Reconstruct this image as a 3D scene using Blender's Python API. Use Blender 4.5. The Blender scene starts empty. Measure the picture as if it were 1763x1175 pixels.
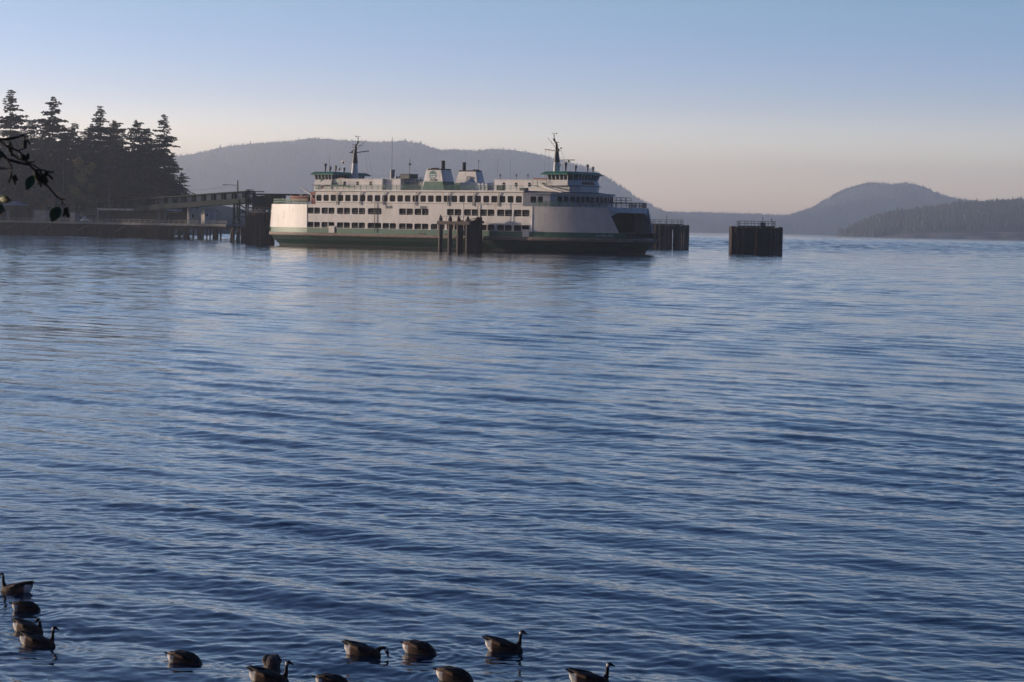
import bpy, math, random
import numpy as np
from mathutils import Vector, Matrix
R_ = math.radians
SC = bpy.context.scene
COL = SC.collection
random.seed(7)

# ------------------------------------------------------------------ camera
F_PX, CAM_H, ROLL, HZ = 3950.0, 5.15, 0.0176, 398.0
_hc = HZ + (881.5 - 1190) * ROLL
_p = math.atan((587.5 - _hc) * math.cos(ROLL) / F_PX)
FW = Vector((0, math.cos(_p), -math.sin(_p)))
_R0 = Vector((1, 0, 0)); _U0 = Vector((0, math.sin(_p), math.cos(_p)))
RT = _R0 * math.cos(ROLL) + _U0 * math.sin(ROLL)
UP = -_R0 * math.sin(ROLL) + _U0 * math.cos(ROLL)
CP = Vector((0, 0, CAM_H))
cam = bpy.data.objects.new('camera', bpy.data.cameras.new('camera'))
COL.objects.link(cam)
m = Matrix((RT, UP, -FW)).transposed().to_4x4(); m.translation = CP
cam.matrix_world = m
cam.data.sensor_width = 36
cam.data.lens = 36 * F_PX / 1763
cam.data.clip_start = 0.3
cam.data.clip_end = 60000
cam.data.dof.use_dof = True; cam.data.dof.focus_distance = 450; cam.data.dof.aperture_fstop = 22
SC.camera = cam

def at(px, py, Y):
    d = FW + RT * ((px - 881.5) / F_PX) + UP * ((587.5 - py) / F_PX)
    return CP + d * (Y / d.y)
def hz(px): return HZ + (px - 1190) * ROLL
def water_at(px, py):
    d = FW + RT * ((px - 881.5) / F_PX) + UP * ((587.5 - py) / F_PX)
    return CP - d * (CAM_H / d.z)

# ------------------------------------------------------------------ light
SUN_EL = R_(6.5)
SUNDIR = Vector((-0.944, 0.330, 0)).normalized()      # horizontal direction towards the sun
world = bpy.data.worlds.new('World'); SC.world = world
world.use_nodes = True
nt = world.node_tree; nt.nodes.clear()
sky = nt.nodes.new('ShaderNodeTexSky'); sky.sky_type = 'NISHITA'; sky.sun_disc = False
sky.sun_elevation = SUN_EL
sky.sun_rotation = math.atan2(SUNDIR.x, SUNDIR.y)
sky.altitude = 0; sky.air_density = 1.0; sky.dust_density = 1.2; sky.ozone_density = 2.5
bg = nt.nodes.new('ShaderNodeBackground'); bg.inputs[1].default_value = 0.15
wo = nt.nodes.new('ShaderNodeOutputWorld')
tcw = nt.nodes.new('ShaderNodeTexCoord'); sep = nt.nodes.new('ShaderNodeSeparateXYZ')
nt.links.new(tcw.outputs['Generated'], sep.inputs[0])
rmp = nt.nodes.new('ShaderNodeValToRGB')
rmp.color_ramp.interpolation = 'B_SPLINE'
els = rmp.color_ramp.elements
SKY_RAMP = [(0.0, (0.92, 0.80, 0.98, 1)), (0.025, (0.86, 0.76, 0.95, 1)), (0.055, (0.130, 0.168, 0.39, 1)), (0.10, (0.108, 0.144, 0.212, 1)), (0.20, (0.047, 0.080, 0.130, 1)), (0.35, (0.030, 0.061, 0.105, 1)), (1.0, (0.024, 0.050, 0.087, 1))]
els[0].position, els[0].color = SKY_RAMP[0]; els[1].position, els[1].color = SKY_RAMP[-1]
for p_, c_ in SKY_RAMP[1:-1]:
    e_ = els.new(p_); e_.color = c_
nt.links.new(sep.outputs['Z'], rmp.inputs[0])
mx = nt.nodes.new('ShaderNodeMix'); mx.data_type = 'RGBA'; mx.blend_type = 'MULTIPLY'; mx.inputs[0].default_value = 1
nt.links.new(sky.outputs[0], mx.inputs[6]); nt.links.new(rmp.outputs[0], mx.inputs[7])
# the sky is dimmer on the side away from the low sun and the open water
mr = nt.nodes.new('ShaderNodeMapRange'); mr.inputs[1].default_value = -0.5; mr.inputs[2].default_value = 0.6; mr.inputs[3].default_value = 0.0; mr.inputs[4].default_value = 1.0
mc = nt.nodes.new('ShaderNodeMix'); mc.data_type = 'RGBA'; mc.inputs[6].default_value = (0.42, 0.85, 1.45, 1); mc.inputs[7].default_value = (5, 5, 5, 1)
mx2 = nt.nodes.new('ShaderNodeVectorMath'); mx2.operation = 'MULTIPLY'
nt.links.new(sep.outputs['Y'], mr.inputs[0]); nt.links.new(mr.outputs[0], mc.inputs[0]); nt.links.new(mc.outputs[2], mx2.inputs[1]); nt.links.new(mx.outputs[2], mx2.inputs[0])
nt.links.new(mx2.outputs[0], bg.inputs[0]); nt.links.new(bg.outputs[0], wo.inputs[0])
sun = bpy.data.objects.new('sun', bpy.data.lights.new('sun', 'SUN')); COL.objects.link(sun)
sun.data.energy = 2.4; sun.data.angle = R_(0.5); sun.data.color = (1.0, 0.80, 0.62)
sd = Vector((SUNDIR.x * math.cos(SUN_EL), SUNDIR.y * math.cos(SUN_EL), math.sin(SUN_EL)))
sun.rotation_euler = sd.to_track_quat('Z', 'Y').to_euler()
sun.location = (-60, 60, 60)
SC.view_settings.view_transform = 'Standard'; SC.view_settings.look = 'None'
SC.view_settings.gamma = 1; SC.view_settings.exposure = 1.13
SC.cycles.max_bounces = 6; SC.cycles.volume_bounces = 2
SC.cycles.caustics_reflective = False; SC.cycles.caustics_refractive = False

# ------------------------------------------------------------------ materials
def mat(name, c, rough=0.6, c2=None, scale=1.0, amt=1.0, stretch=(1, 1, 1), metal=0.0, bump=0.0, detail=4, thr=(0.35, 0.7), c3=None, s3=6.0, thr3=(0.6, 0.75)):
    M = bpy.data.materials.new(name); M.use_nodes = True
    t = M.node_tree; b = t.nodes['Principled BSDF']
    b.inputs['Base Color'].default_value = (*c, 1); b.inputs['Roughness'].default_value = rough
    b.inputs['Metallic'].default_value = metal
    tc = t.nodes.new('ShaderNodeTexCoord'); mp = t.nodes.new('ShaderNodeMapping')
    mp.inputs['Scale'].default_value = stretch
    t.links.new(tc.outputs['Object'], mp.inputs[0])
    def layer(ca_sock, ca, cb, sc, th):
        n = t.nodes.new('ShaderNodeTexNoise'); n.inputs['Scale'].default_value = sc; n.inputs['Detail'].default_value = detail
        t.links.new(mp.outputs[0], n.inputs[0])
        r = t.nodes.new('ShaderNodeMapRange'); r.inputs[1].default_value = th[0]; r.inputs[2].default_value = th[1]
        r.inputs[4].default_value = amt
        t.links.new(n.outputs[0], r.inputs[0])
        x = t.nodes.new('ShaderNodeMix'); x.data_type = 'RGBA'
        t.links.new(r.outputs[0], x.inputs[0])
        if ca_sock: t.links.new(ca_sock, x.inputs[6])
        else: x.inputs[6].default_value = (*ca, 1)
        x.inputs[7].default_value = (*cb, 1)
        return x.outputs[2], n
    s = None
    if c2:
        s, n = layer(None, c, c2, scale, thr)
        if c3: s, n2 = layer(s, None, c3, s3, thr3)
        t.links.new(s, b.inputs['Base Color'])
        if bump:
            bp = t.nodes.new('ShaderNodeBump'); bp.inputs['Strength'].default_value = bump; bp.inputs['Distance'].default_value = 0.1
            t.links.new(n.outputs[0], bp.inputs['Height']); t.links.new(bp.outputs[0], b.inputs['Normal'])
    return M

M = {}
M['white'] = mat('ferry_white_paint', (0.79, 0.76, 0.73), 0.5, (0.62, 0.57, 0.52), 0.5, 0.7, (1, 1, 0.35), c3=(0.40, 0.28, 0.19), s3=1.1, thr3=(0.60, 0.80))
M['white2'] = mat('shed_white_paint', (0.74, 0.70, 0.64), 0.6, (0.42, 0.38, 0.33), 0.6, 0.8, (1, 1, 0.4))
M['green'] = mat('ferry_green_paint', (0.013, 0.115, 0.068), 0.5, (0.028, 0.145, 0.09), 0.35, 0.8, (1, 1, 0.6), c3=(0.05, 0.045, 0.03), s3=1.1, thr3=(0.6, 0.75))
M['hull'] = mat('dark_green_hull', (0.012, 0.055, 0.035), 0.5, (0.018, 0.025, 0.02), 0.4, 0.9, (0.6, 1, 1.5))
M['boot'] = mat('black_boot_top', (0.01, 0.012, 0.012), 0.6, (0.02, 0.025, 0.02), 0.8)
M['rub'] = mat('worn_tan_rubbing_strake', (0.27, 0.20, 0.16), 0.7, (0.14, 0.09, 0.07), 0.7, 0.9, (1, 1, 3))
M['green_roof'] = mat('green_roof_paint', (0.015, 0.17, 0.10), 0.4, (0.02, 0.13, 0.08), 0.6)
M['grey_deck'] = mat('grey_deck_paint', (0.16, 0.17, 0.17), 0.7, (0.1, 0.1, 0.1), 0.6)
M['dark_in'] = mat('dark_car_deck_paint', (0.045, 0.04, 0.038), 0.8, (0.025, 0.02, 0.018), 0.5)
M['black'] = mat('black_metal', (0.012, 0.012, 0.013), 0.5, (0.02, 0.018, 0.018), 2)
M['soot'] = mat('sooty_brown_stack', (0.045, 0.025, 0.025), 0.8, (0.02, 0.015, 0.015), 1.5)
M['darkgrey'] = mat('dark_grey_metal', (0.06, 0.065, 0.07), 0.5, (0.035, 0.035, 0.04), 1.2)
M['grey'] = mat('grey_metal', (0.25, 0.26, 0.27), 0.5, (0.16, 0.16, 0.17), 1.5)
M['rail_green'] = mat('green_railing_mesh', (0.05, 0.2, 0.15), 0.5, (0.04, 0.15, 0.11), 1.0)
M['orange'] = mat('orange_hull_paint', (0.36, 0.13, 0.075), 0.6, (0.25, 0.08, 0.05), 2)
M['redbrown'] = mat('red_brown_board', (0.28, 0.06, 0.035), 0.6, (0.18, 0.04, 0.03), 1.5)
M['glass'] = mat('dark_window_glass', (0.010, 0.011, 0.015), 0.2, (0.03, 0.026, 0.026), 0.35, 1.0, (1, 1, 1), thr=(0.45, 0.6))
M['glass2'] = mat('pilothouse_glass', (0.05, 0.07, 0.07), 0.1, (0.1, 0.13, 0.13), 1.2)
M['logo_white'] = mat('white_lettering', (0.75, 0.77, 0.78), 0.5)
M['logo_green'] = mat('teal_emblem_paint', (0.02, 0.17, 0.15), 0.5, (0.02, 0.14, 0.12), 2)
M['pile'] = mat('tarred_timber', (0.045, 0.034, 0.028), 0.85, (0.13, 0.085, 0.055), 0.8, 0.9, (2, 2, 0.35), bump=0.4, c3=(0.02, 0.02, 0.018), s3=2.5, thr3=(0.5, 0.7))
M['pile_steel'] = mat('weathered_steel_pile', (0.035, 0.03, 0.03), 0.7, (0.12, 0.075, 0.055), 1.0, 0.8, (2, 2, 0.5))
M['fender'] = mat('dark_fender_panel', (0.025, 0.025, 0.028), 0.7, (0.05, 0.045, 0.045), 0.6, 0.9, (2, 2, 0.3))
M['timber'] = mat('weathered_timber', (0.15, 0.12, 0.10), 0.85, (0.08, 0.06, 0.05), 0.8, 0.9, (1, 1, 0.5))
M['concrete'] = mat('grey_concrete', (0.30, 0.29, 0.28), 0.8, (0.2, 0.19, 0.18), 0.5)
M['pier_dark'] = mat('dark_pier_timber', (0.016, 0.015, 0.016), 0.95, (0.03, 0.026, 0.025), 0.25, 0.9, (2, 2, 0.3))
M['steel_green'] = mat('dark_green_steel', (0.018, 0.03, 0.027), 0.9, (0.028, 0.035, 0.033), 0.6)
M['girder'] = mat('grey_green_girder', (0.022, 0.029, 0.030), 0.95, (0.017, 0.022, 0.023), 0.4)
M['glaze'] = mat('frosted_lattice_panel', (0.32, 0.33, 0.34), 0.5, (0.25, 0.26, 0.27), 1.0)
M['blue_roof'] = mat('blue_metal_roof', (0.09, 0.14, 0.22), 0.6, (0.07, 0.11, 0.17), 0.7)
M['carpaint1'] = mat('silver_car_paint', (0.4, 0.42, 0.44), 0.25, metal=0.6)
M['carpaint2'] = mat('dark_blue_car_paint', (0.03, 0.05, 0.1), 0.25)
M['carpaint3'] = mat('white_van_paint', (0.7, 0.7, 0.68), 0.3)
M['tyre'] = mat('tyre_rubber', (0.015, 0.015, 0.015), 0.9)
M['bark'] = mat('tree_bark', (0.08, 0.06, 0.045), 0.9, (0.045, 0.035, 0.03), 1.0, 0.9, (3, 3, 0.5))
M['fir'] = mat('fir_foliage', (0.026, 0.038, 0.02), 0.8, (0.045, 0.048, 0.024), 0.22, 0.9)
M['fir2'] = mat('fir_foliage_olive', (0.05, 0.055, 0.028), 0.8, (0.07, 0.06, 0.03), 0.2, 0.9)
M['autumn'] = mat('autumn_foliage', (0.26, 0.13, 0.05), 0.8, (0.17, 0.11, 0.045), 0.3, 0.9)
M['autumn2'] = mat('yellow_foliage', (0.30, 0.25, 0.05), 0.8, (0.17, 0.15, 0.045), 0.3, 0.9)
M['farforest'] = mat('far_forest', (0.07, 0.082, 0.07), 0.9, (0.095, 0.10, 0.08), 0.004, 0.9)
M['hillside'] = mat('forested_hillside', (0.07, 0.08, 0.07), 0.95, (0.10, 0.10, 0.085), 0.003, 0.9, bump=0.6, detail=8)
M['bluff'] = mat('island_slope_and_bluff', (0.04, 0.048, 0.032), 0.95, (0.06, 0.06, 0.04), 0.005)
M['bluffrock'] = mat('pale_bluff_rock', (0.30, 0.23, 0.19), 0.95, (0.08, 0.075, 0.06), 0.02, 0.95, thr=(0.42, 0.56))
M['soil'] = mat('shore_soil', (0.07, 0.065, 0.045), 0.95, (0.10, 0.085, 0.06), 0.15, 0.9)
M['leaf'] = mat('alder_leaf', (0.05, 0.085, 0.02), 0.5, (0.08, 0.08, 0.02), 20)
M['twig'] = mat('alder_twig', (0.03, 0.024, 0.02), 0.8, (0.05, 0.04, 0.03), 30)
M['catkin'] = mat('alder_catkin', (0.035, 0.03, 0.015), 0.8, (0.05, 0.04, 0.02), 60)
M['gull'] = mat('gull_plumage', (0.6, 0.6, 0.6), 0.7, (0.35, 0.36, 0.38), 6)
M['lampglass'] = mat('lamp_housing', (0.5, 0.5, 0.5), 0.4)
M['life'] = mat('life_ring_orange', (0.6, 0.12, 0.06), 0.5, (0.7, 0.65, 0.6), 1.5, 1, thr=(0.5, 0.52))

for k in ('girder', 'steel_green', 'pier_dark', 'fender', 'pile', 'hull', 'boot', 'glass'): M[k].node_tree.nodes['Principled BSDF'].inputs['Specular IOR Level'].default_value = 0.15
M['glass'].node_tree.nodes['Principled BSDF'].inputs['Specular IOR Level'].default_value = 0.04
# ------------------------------------------------------------------ mesh helpers
class MB:
    def __init__(s): s.v = []; s.f = []; s.mi = []; s.sm = []
    def add(s, vs, fs, mi=0, sm=False):
        o = len(s.v); s.v.extend([tuple(v) for v in vs])
        for f in fs: s.f.append(tuple(i + o for i in f)); s.mi.append(mi); s.sm.append(sm)
    def box(s, c, d, rz=0, mi=0, mtx=None):
        hx, hy, hz_ = d[0] / 2, d[1] / 2, d[2] / 2
        cs, sn = math.cos(rz), math.sin(rz); vs = []
        for z in (-hz_, hz_):
            for x, y in ((-hx, -hy), (hx, -hy), (hx, hy), (-hx, hy)):
                vs.append((c[0] + x * cs - y * sn, c[1] + x * sn + y * cs, c[2] + z))
        s.add(vs, [(0, 3, 2, 1), (4, 5, 6, 7), (0, 1, 5, 4), (1, 2, 6, 5), (2, 3, 7, 6), (3, 0, 4, 7)], mi)
    def b6(s, x0, x1, y0, y1, z0, z1, mi=0): s.box(((x0 + x1) / 2, (y0 + y1) / 2, (z0 + z1) / 2), (abs(x1 - x0), abs(y1 - y0), abs(z1 - z0)), 0, mi)
    def prism(s, pts, z0, z1, mi=0, top=None, mit=None):
        n = len(pts); tp = top or pts
        vs = [(p[0], p[1], z0) for p in pts] + [(p[0], p[1], z1) for p in tp]
        fs = [tuple(range(n))[::-1]] + [(i, (i + 1) % n, (i + 1) % n + n, i + n) for i in range(n)]
        s.add(vs, fs, mi); s.add(vs[n:], [tuple(range(n))], mi if mit is None else mit)
    def bar(s, a, b, w, h=None, mi=0):
        a = Vector(a); b = Vector(b); d = b - a
        if d.length < 1e-6: return
        d.normalize(); up = Vector((0, 0, 1)) if abs(d.z) < 0.95 else Vector((0, 1, 0))
        x = d.cross(up).normalized() * (w / 2); y = x.cross(d).normalized() * ((h or w) / 2)
        vs = [a - x - y, a + x - y, a + x + y, a - x + y, b - x - y, b + x - y, b + x + y, b - x + y]
        s.add(vs, [(0, 3, 2, 1), (4, 5, 6, 7), (0, 1, 5, 4), (1, 2, 6, 5), (2, 3, 7, 6), (3, 0, 4, 7)], mi)
    def tube(s, pts, rs, n=8, mi=0, sm=True, caps=True, sy=1.0):
        pts = [Vector(p) for p in pts]
        if not hasattr(rs, '__len__'): rs = [rs] * len(pts)
        vs = []; px = None
        for i, p in enumerate(pts):
            d = (pts[min(i + 1, len(pts) - 1)] - pts[max(i - 1, 0)])
            d = d.normalized() if d.length > 1e-9 else Vector((0, 0, 1))
            if px is None:
                up = Vector((0, 0, 1)) if abs(d.z) < 0.9 else Vector((1, 0, 0))
                px = d.cross(up).normalized()
            else:
                px = (px - d * px.dot(d)).normalized()
            py = d.cross(px)
            for k in range(n):
                a = 2 * math.pi * k / n
                vs.append(p + px * (math.cos(a) * rs[i]) + py * (math.sin(a) * rs[i] * sy))
        fs = []
        for i in range(len(pts) - 1):
            for k in range(n):
                fs.append((i * n + k, i * n + (k + 1) % n, (i + 1) * n + (k + 1) % n, (i + 1) * n + k))
        s.add(vs, fs, mi, sm)
        if caps:
            m_ = (len(pts) - 1) * n
            s.add(vs[:n], [tuple(range(n))[::-1]], mi); s.add(vs[m_:], [tuple(range(n))], mi)
    def cyl(s, c, r, z0, z1, n=12, mi=0, r2=None): s.tube([(c[0], c[1], z0), (c[0], c[1], z1)], [r, r if r2 is None else r2], n, mi)
    def ball(s, c, r, mi=0, n=8, sc=(1, 1, 1)):
        vs = []; fs = []
        for i in range(n // 2 + 1):
            t = math.pi * i / (n // 2)
            for k in range(n):
                a = 2 * math.pi * k / n
                vs.append((c[0] + r * sc[0] * math.sin(t) * math.cos(a), c[1] + r * sc[1] * math.sin(t) * math.sin(a), c[2] + r * sc[2] * math.cos(t)))
        for i in range(n // 2):
            for k in range(n): fs.append((i * n + k, i * n + (k + 1) % n, (i + 1) * n + (k + 1) % n, (i + 1) * n + k))
        s.add(vs, fs, mi, True)
    def rail(s, pts, h=1.05, sp=1.5, rails=(1.0, 0.66, 0.33), r=0.03, mi=0, fine=0, fr=0.012):
        pts = [Vector(p) for p in pts]
        for a, b in zip(pts[:-1], pts[1:]):
            L = (b - a).length; n = max(1, round(L / sp))
            for i in range(n + 1):
                q = a.lerp(b, i / n); s.bar(q, q + Vector((0, 0, h)), 2 * r, mi=mi)
            for t in rails:
                o = Vector((0, 0, h * t)); s.bar(a + o, b + o, 2 * r, mi=mi)
            if fine:
                n = max(1, int(L / fine))
                for i in range(n):
                    q = a.lerp(b, (i + .5) / n); s.bar(q + Vector((0, 0, 0.08)), q + Vector((0, 0, h)), 2 * fr, mi=mi)
    def wall(s, p0, p1, z0, z1, th=0.15, holes=(), rad=0.22, mi=0, end1=None):
        """vertical wall from plan point p0 to p1; holes = (s0, s1, z0, z1); outer face on the right of p0->p1"""
        a = Vector((*p0, 0)); b = Vector((*p1, 0)); L = (b - a).length; d = (b - a) / L
        nrm = Vector((-d.y, d.x, 0))   # inward
        P = lambda t, z, o: a + d * t + Vector((0, 0, z)) + nrm * o
        ss = sorted({0, L, *[h[0] for h in holes], *[h[1] for h in holes]})
        zs = sorted({z0, z1, *[h[2] for h in holes], *[h[3] for h in holes]})
        def inh(t, z): return any(h[0] < t < h[1] and h[2] < z < h[3] for h in holes)
        for j in range(len(zs) - 1):
            zc = (zs[j] + zs[j + 1]) / 2; i = 0
            while i < len(ss) - 1:
                if inh((ss[i] + ss[i + 1]) / 2, zc): i += 1; continue
                k = i
                while k < len(ss) - 1 and not inh((ss[k] + ss[k + 1]) / 2, zc): k += 1
                for o in (0, th):
                    s.add([P(ss[i], zs[j], o), P(ss[k], zs[j], o), P(ss[k], zs[j + 1], o), P(ss[i], zs[j + 1], o)], [(0, 1, 2, 3)], mi)
                i = k
        for (h0, h1, hz0, hz1) in list(holes) + [(0, L, z0, z1)]:
            q = [(h0, hz0), (h1, hz0), (h1, hz1), (h0, hz1)]
            for i in range(4):
                u, v = q[i], q[(i + 1) % 4]
                s.add([P(*u, 0), P(*v, 0), P(*v, th), P(*u, th)], [(0, 1, 2, 3)], mi)
        for (h0, h1, hz0, hz1) in holes:
            r = min(rad, (h1 - h0) / 2.2, (hz1 - hz0) / 2.2)
            if r <= 0: continue
            for (cx, cz, sx, sz) in ((h0, hz0, 1, 1), (h1, hz0, -1, 1), (h1, hz1, -1, -1), (h0, hz1, 1, -1)):
                arc = [(cx + sx * r * (1 - math.sin(t)), cz + sz * r * (1 - math.cos(t))) for t in (0, .52, 1.05, 1.571)]
                for o in (0.002, th - 0.002):
                    vs = [P(cx, cz, o)] + [P(x, z, o) for x, z in arc]
                    s.add(vs, [(0, 1, 2), (0, 2, 3), (0, 3, 4)], mi)
                for u, v in zip(arc[:-1], arc[1:]): s.add([P(*u, 0), P(*v, 0), P(*v, th), P(*u, th)], [(0, 1, 2, 3)], mi)
    def mesh(s, name, mats):
        me = bpy.data.meshes.new(name); me.from_pydata(s.v, [], s.f)
        for m_ in (mats if isinstance(mats, (list, tuple)) else [mats]): me.materials.append(m_)
        me.polygons.foreach_set('material_index', s.mi); me.polygons.foreach_set('use_smooth', s.sm)
        me.update(); return me
    def build(s, name, mats, parent=None, loc=None):
        o = bpy.data.objects.new(name, s.mesh(name, mats)); COL.objects.link(o)
        if parent: o.parent = parent
        if loc is not None: o.location = loc
        return o

def tag(o, label=None, cat=None, group=None, kind=None):
    if label: o['label'] = label
    if cat: o['category'] = cat
    if group: o['group'] = group
    if kind: o['kind'] = kind
    return o
def empty(name, loc=(0, 0, 0), rz=0):
    o = bpy.data.objects.new(name, None); COL.objects.link(o); o.location = loc; o.rotation_euler = (0, 0, rz); o.empty_display_size = 0.5
    return o
def copy_tree(o, parent=None):
    c = o.copy(); COL.objects.link(c)
    if parent: c.parent = parent
    for ch in list(o.children): copy_tree(ch, c)
    return c

# ================================================================== WATER
def build_water():
    rng = np.random.default_rng(11)
    H = CAM_H
    rows = [6.0]; y = 6.0
    while y < 14000:
        y += 0.6 if y < 20 else max(0.05, min(0.42 * y * y / (H * 2294.0), 0.28 + 0.0024 * max(0, y - 330) + 0.03 * max(0, y - 2600)))
        rows.append(y)
    rows = np.array(rows)
    t = np.linspace(-0.27, 0.27, 760)
    side = 0.27 + np.cumsum(0.004 * 1.22 ** np.arange(24))
    t = np.concatenate([-side[::-1], t, side])
    Y, T = np.meshgrid(rows, t, indexing='ij'); X = Y * T
    dY = np.gradient(rows)[:, None]
    Z = np.zeros_like(X)
    comps = []
    def comp(n, l0, l1, ang, spread, slope):
        for i in range(n):
            lam = l0 * (l1 / l0) ** rng.random()
            a = math.radians(ang + spread * rng.normal())
            comps.append((lam, a, slope * (0.6 + 0.8 * rng.random()) / math.sqrt(n) * lam / (2 * math.pi) * 1.414))
    comp(16, 1.5, 3.0, 47, 10, 0.039)
    comp(34, 0.6, 1.5, 62, 36, 0.024)
    comp(34, 0.24, 0.6, 75, 50, 0.043)
    comp(30, 0.12, 0.24, 80, 50, 0.040)
    comp(10, 3.0, 6, 60, 30, 0.009)
    comp(8, 6, 16, 66, 30, 0.004)
    nfar = len(comps)
    comp(26, 4.5, 16, 80, 40, 0.085)      # rougher wind waves out in the open channel
    # slow patchiness: gusts that roughen some areas more than others
    g = 1 + 0.35 * np.sin(X * 0.11 + Y * 0.05 + 1.3) * np.sin(Y * 0.07 - X * 0.03) + 0.2 * np.sin(X * 0.31 - Y * 0.17) * np.sin(Y * .23 + X * .1 + 2) + 0.2 * np.sin(X * .017 + Y * .021) * np.sin(Y * .011 - X * .006 + 1)
    g = np.clip(g, .6, 1.3)
    maxrow = np.searchsorted(rows, 3000)
    farw = np.clip((rows - 450) / 450, 0, 1)
    for ci, (lam, a, A) in enumerate(comps):
        k = 2 * math.pi / lam; cx, cy = math.cos(a), math.sin(a)
        spac = np.abs(cy) * dY[:, 0] + np.abs(cx) * rows * (t[60] - t[59])
        w = np.clip((lam / np.maximum(spac, 1e-6) - 2.2) / 1.6, 0, 1)
        if ci >= nfar: w = w * farw
        idx = np.nonzero(w > 0.01)[0]
        if not len(idx): continue
        ph = rng.random() * 6.283
        q = slice(idx[0], idx[-1] + 1)
        s_ = np.sin(k * (X[q] * cx + Y[q] * cy) + ph + 0.9 * np.sin(X[q] * 0.21 / lam ** .5 + Y[q] * 0.13 / lam ** .5 + ph * 3))
        Z[q] += A * w[q, None] * g[q] * (s_ + 0.18 * (2 * s_ * s_ - 1))
    # rings and little wakes around the geese
    for (gx, gy, rr, hd) in GEESE_W:
        dx = X[:1400] - gx; dy = Y[:1400] - gy; r = np.sqrt(dx * dx + dy * dy) + 1e-6
        Z[:1400] += 0.0028 * np.sin(r * 2 * math.pi / 0.15 + hd + .8 * np.sin(2 * np.arctan2(dy, dx) + hd)) * np.exp(-((r - 0.42) / 0.33) ** 2) * (dY[:1400] < 0.12)
    for gi, (gx, gy, rr, hd) in enumerate(GEESE_W):
        i_ = np.searchsorted(rows, gy); j_ = np.argmin(np.abs(t - gx / gy)); GZ[gi] = float(Z[i_ - 3:i_ + 4, j_ - 6:j_ + 7].mean())
    edge = np.clip((np.abs(T) - 0.27) / 0.05, 0, 1)
    Z *= (1 - edge) * 1.0
    nr, nc = X.shape
    co = np.stack([X, Y, Z], -1).reshape(-1, 3).astype(np.float32)
    i = np.arange((nr - 1) * (nc - 1)); r_ = i // (nc - 1); c_ = i % (nc - 1); b = r_ * nc + c_
    quads = np.stack([b, b + 1, b + nc + 1, b + nc], -1).astype(np.int32)
    me = bpy.data.meshes.new('water')
    me.vertices.add(len(co)); me.vertices.foreach_set('co', co.ravel())
    me.loops.add(quads.size); me.loops.foreach_set('vertex_index', quads.ravel())
    me.polygons.add(len(quads)); me.polygons.foreach_set('loop_start', np.arange(0, quads.size, 4, dtype=np.int32))
    me.polygons.foreach_set('use_smooth', np.ones(len(quads), bool))
    me.update(calc_edges=True)
    Wm = bpy.data.materials.new('sea_water'); Wm.use_nodes = True
    t_ = Wm.node_tree; b_ = t_.nodes['Principled BSDF']
    b_.inputs['Base Color'].default_value = (0.006, 0.018, 0.045, 1)
    b_.inputs['Roughness'].default_value = 0.06; b_.inputs['IOR'].default_value = 1.333
    tc = t_.nodes.new('ShaderNodeTexCoord')
    def bump(scale, dist, strength, prev, stretch, detail=3):
        mp = t_.nodes.new('ShaderNodeMapping'); mp.inputs['Scale'].default_value = stretch; mp.inputs['Rotation'].default_value = (0, 0, R_(-28))
        n = t_.nodes.new('ShaderNodeTexNoise'); n.inputs['Scale'].default_value = scale; n.inputs['Detail'].default_value = detail
        t_.links.new(tc.outputs['Object'], mp.inputs[0]); t_.links.new(mp.outputs[0], n.inputs[0])
        bp = t_.nodes.new('ShaderNodeBump'); bp.inputs['Strength'].default_value = strength; bp.inputs['Distance'].default_value = dist
        t_.links.new(n.outputs[0], bp.inputs['Height'])
        if prev: t_.links.new(prev.outputs[0], bp.inputs['Normal'])
        return bp
    b1 = bump(6.0, 0.006, 1.0, None, (0.6, 1.5, 1))
    b2 = bump(1.2, 0.18, 1.0, b1, (0.6, 1.4, 1))
    mp = t_.nodes.new('ShaderNodeMapping'); mp.inputs['Scale'].default_value = (0.30, 0.05, 1)
    n = t_.nodes.new('ShaderNodeTexNoise'); n.inputs['Scale'].default_value = 1.0; n.inputs['Detail'].default_value = 5; n.inputs['Roughness'].default_value = 0.7
    t_.links.new(tc.outputs['Object'], mp.inputs[0]); t_.links.new(mp.outputs[0], n.inputs[0])
    q = t_.nodes.new('ShaderNodeMapRange'); q.inputs[1].default_value = 0.38; q.inputs[2].default_value = 0.64; q.inputs[3].default_value = 0.2; q.inputs[4].default_value = 1.15
    ln = t_.nodes.new('ShaderNodeVectorMath'); ln.operation = 'LENGTH'; t_.links.new(tc.outputs['Object'], ln.inputs[0])
    dr = t_.nodes.new('ShaderNodeMapRange'); dr.inputs[1].default_value = 280; dr.inputs[2].default_value = 750; dr.inputs[3].default_value = 0.16; dr.inputs[4].default_value = 1.0
    t_.links.new(ln.outputs['Value'], dr.inputs[0])
    ml = t_.nodes.new('ShaderNodeMath'); ml.operation = 'MULTIPLY'; t_.links.new(q.outputs[0], ml.inputs[0]); t_.links.new(dr.outputs[0], ml.inputs[1])
    t_.links.new(n.outputs[0], q.inputs[0]); t_.links.new(ml.outputs[0], b2.inputs['Strength']); t_.links.new(q.outputs[0], b1.inputs['Strength'])
    t_.links.new(b2.outputs[0], b_.inputs['Normal'])
    me.materials.append(Wm)
    o = bpy.data.objects.new('water', me); COL.objects.link(o); tag(o, 'rippled dark blue sea water filling the bay', None, None, 'structure')
    # sea bed sheet far around, so that the sea has no edge beside or behind
    return o

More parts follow.
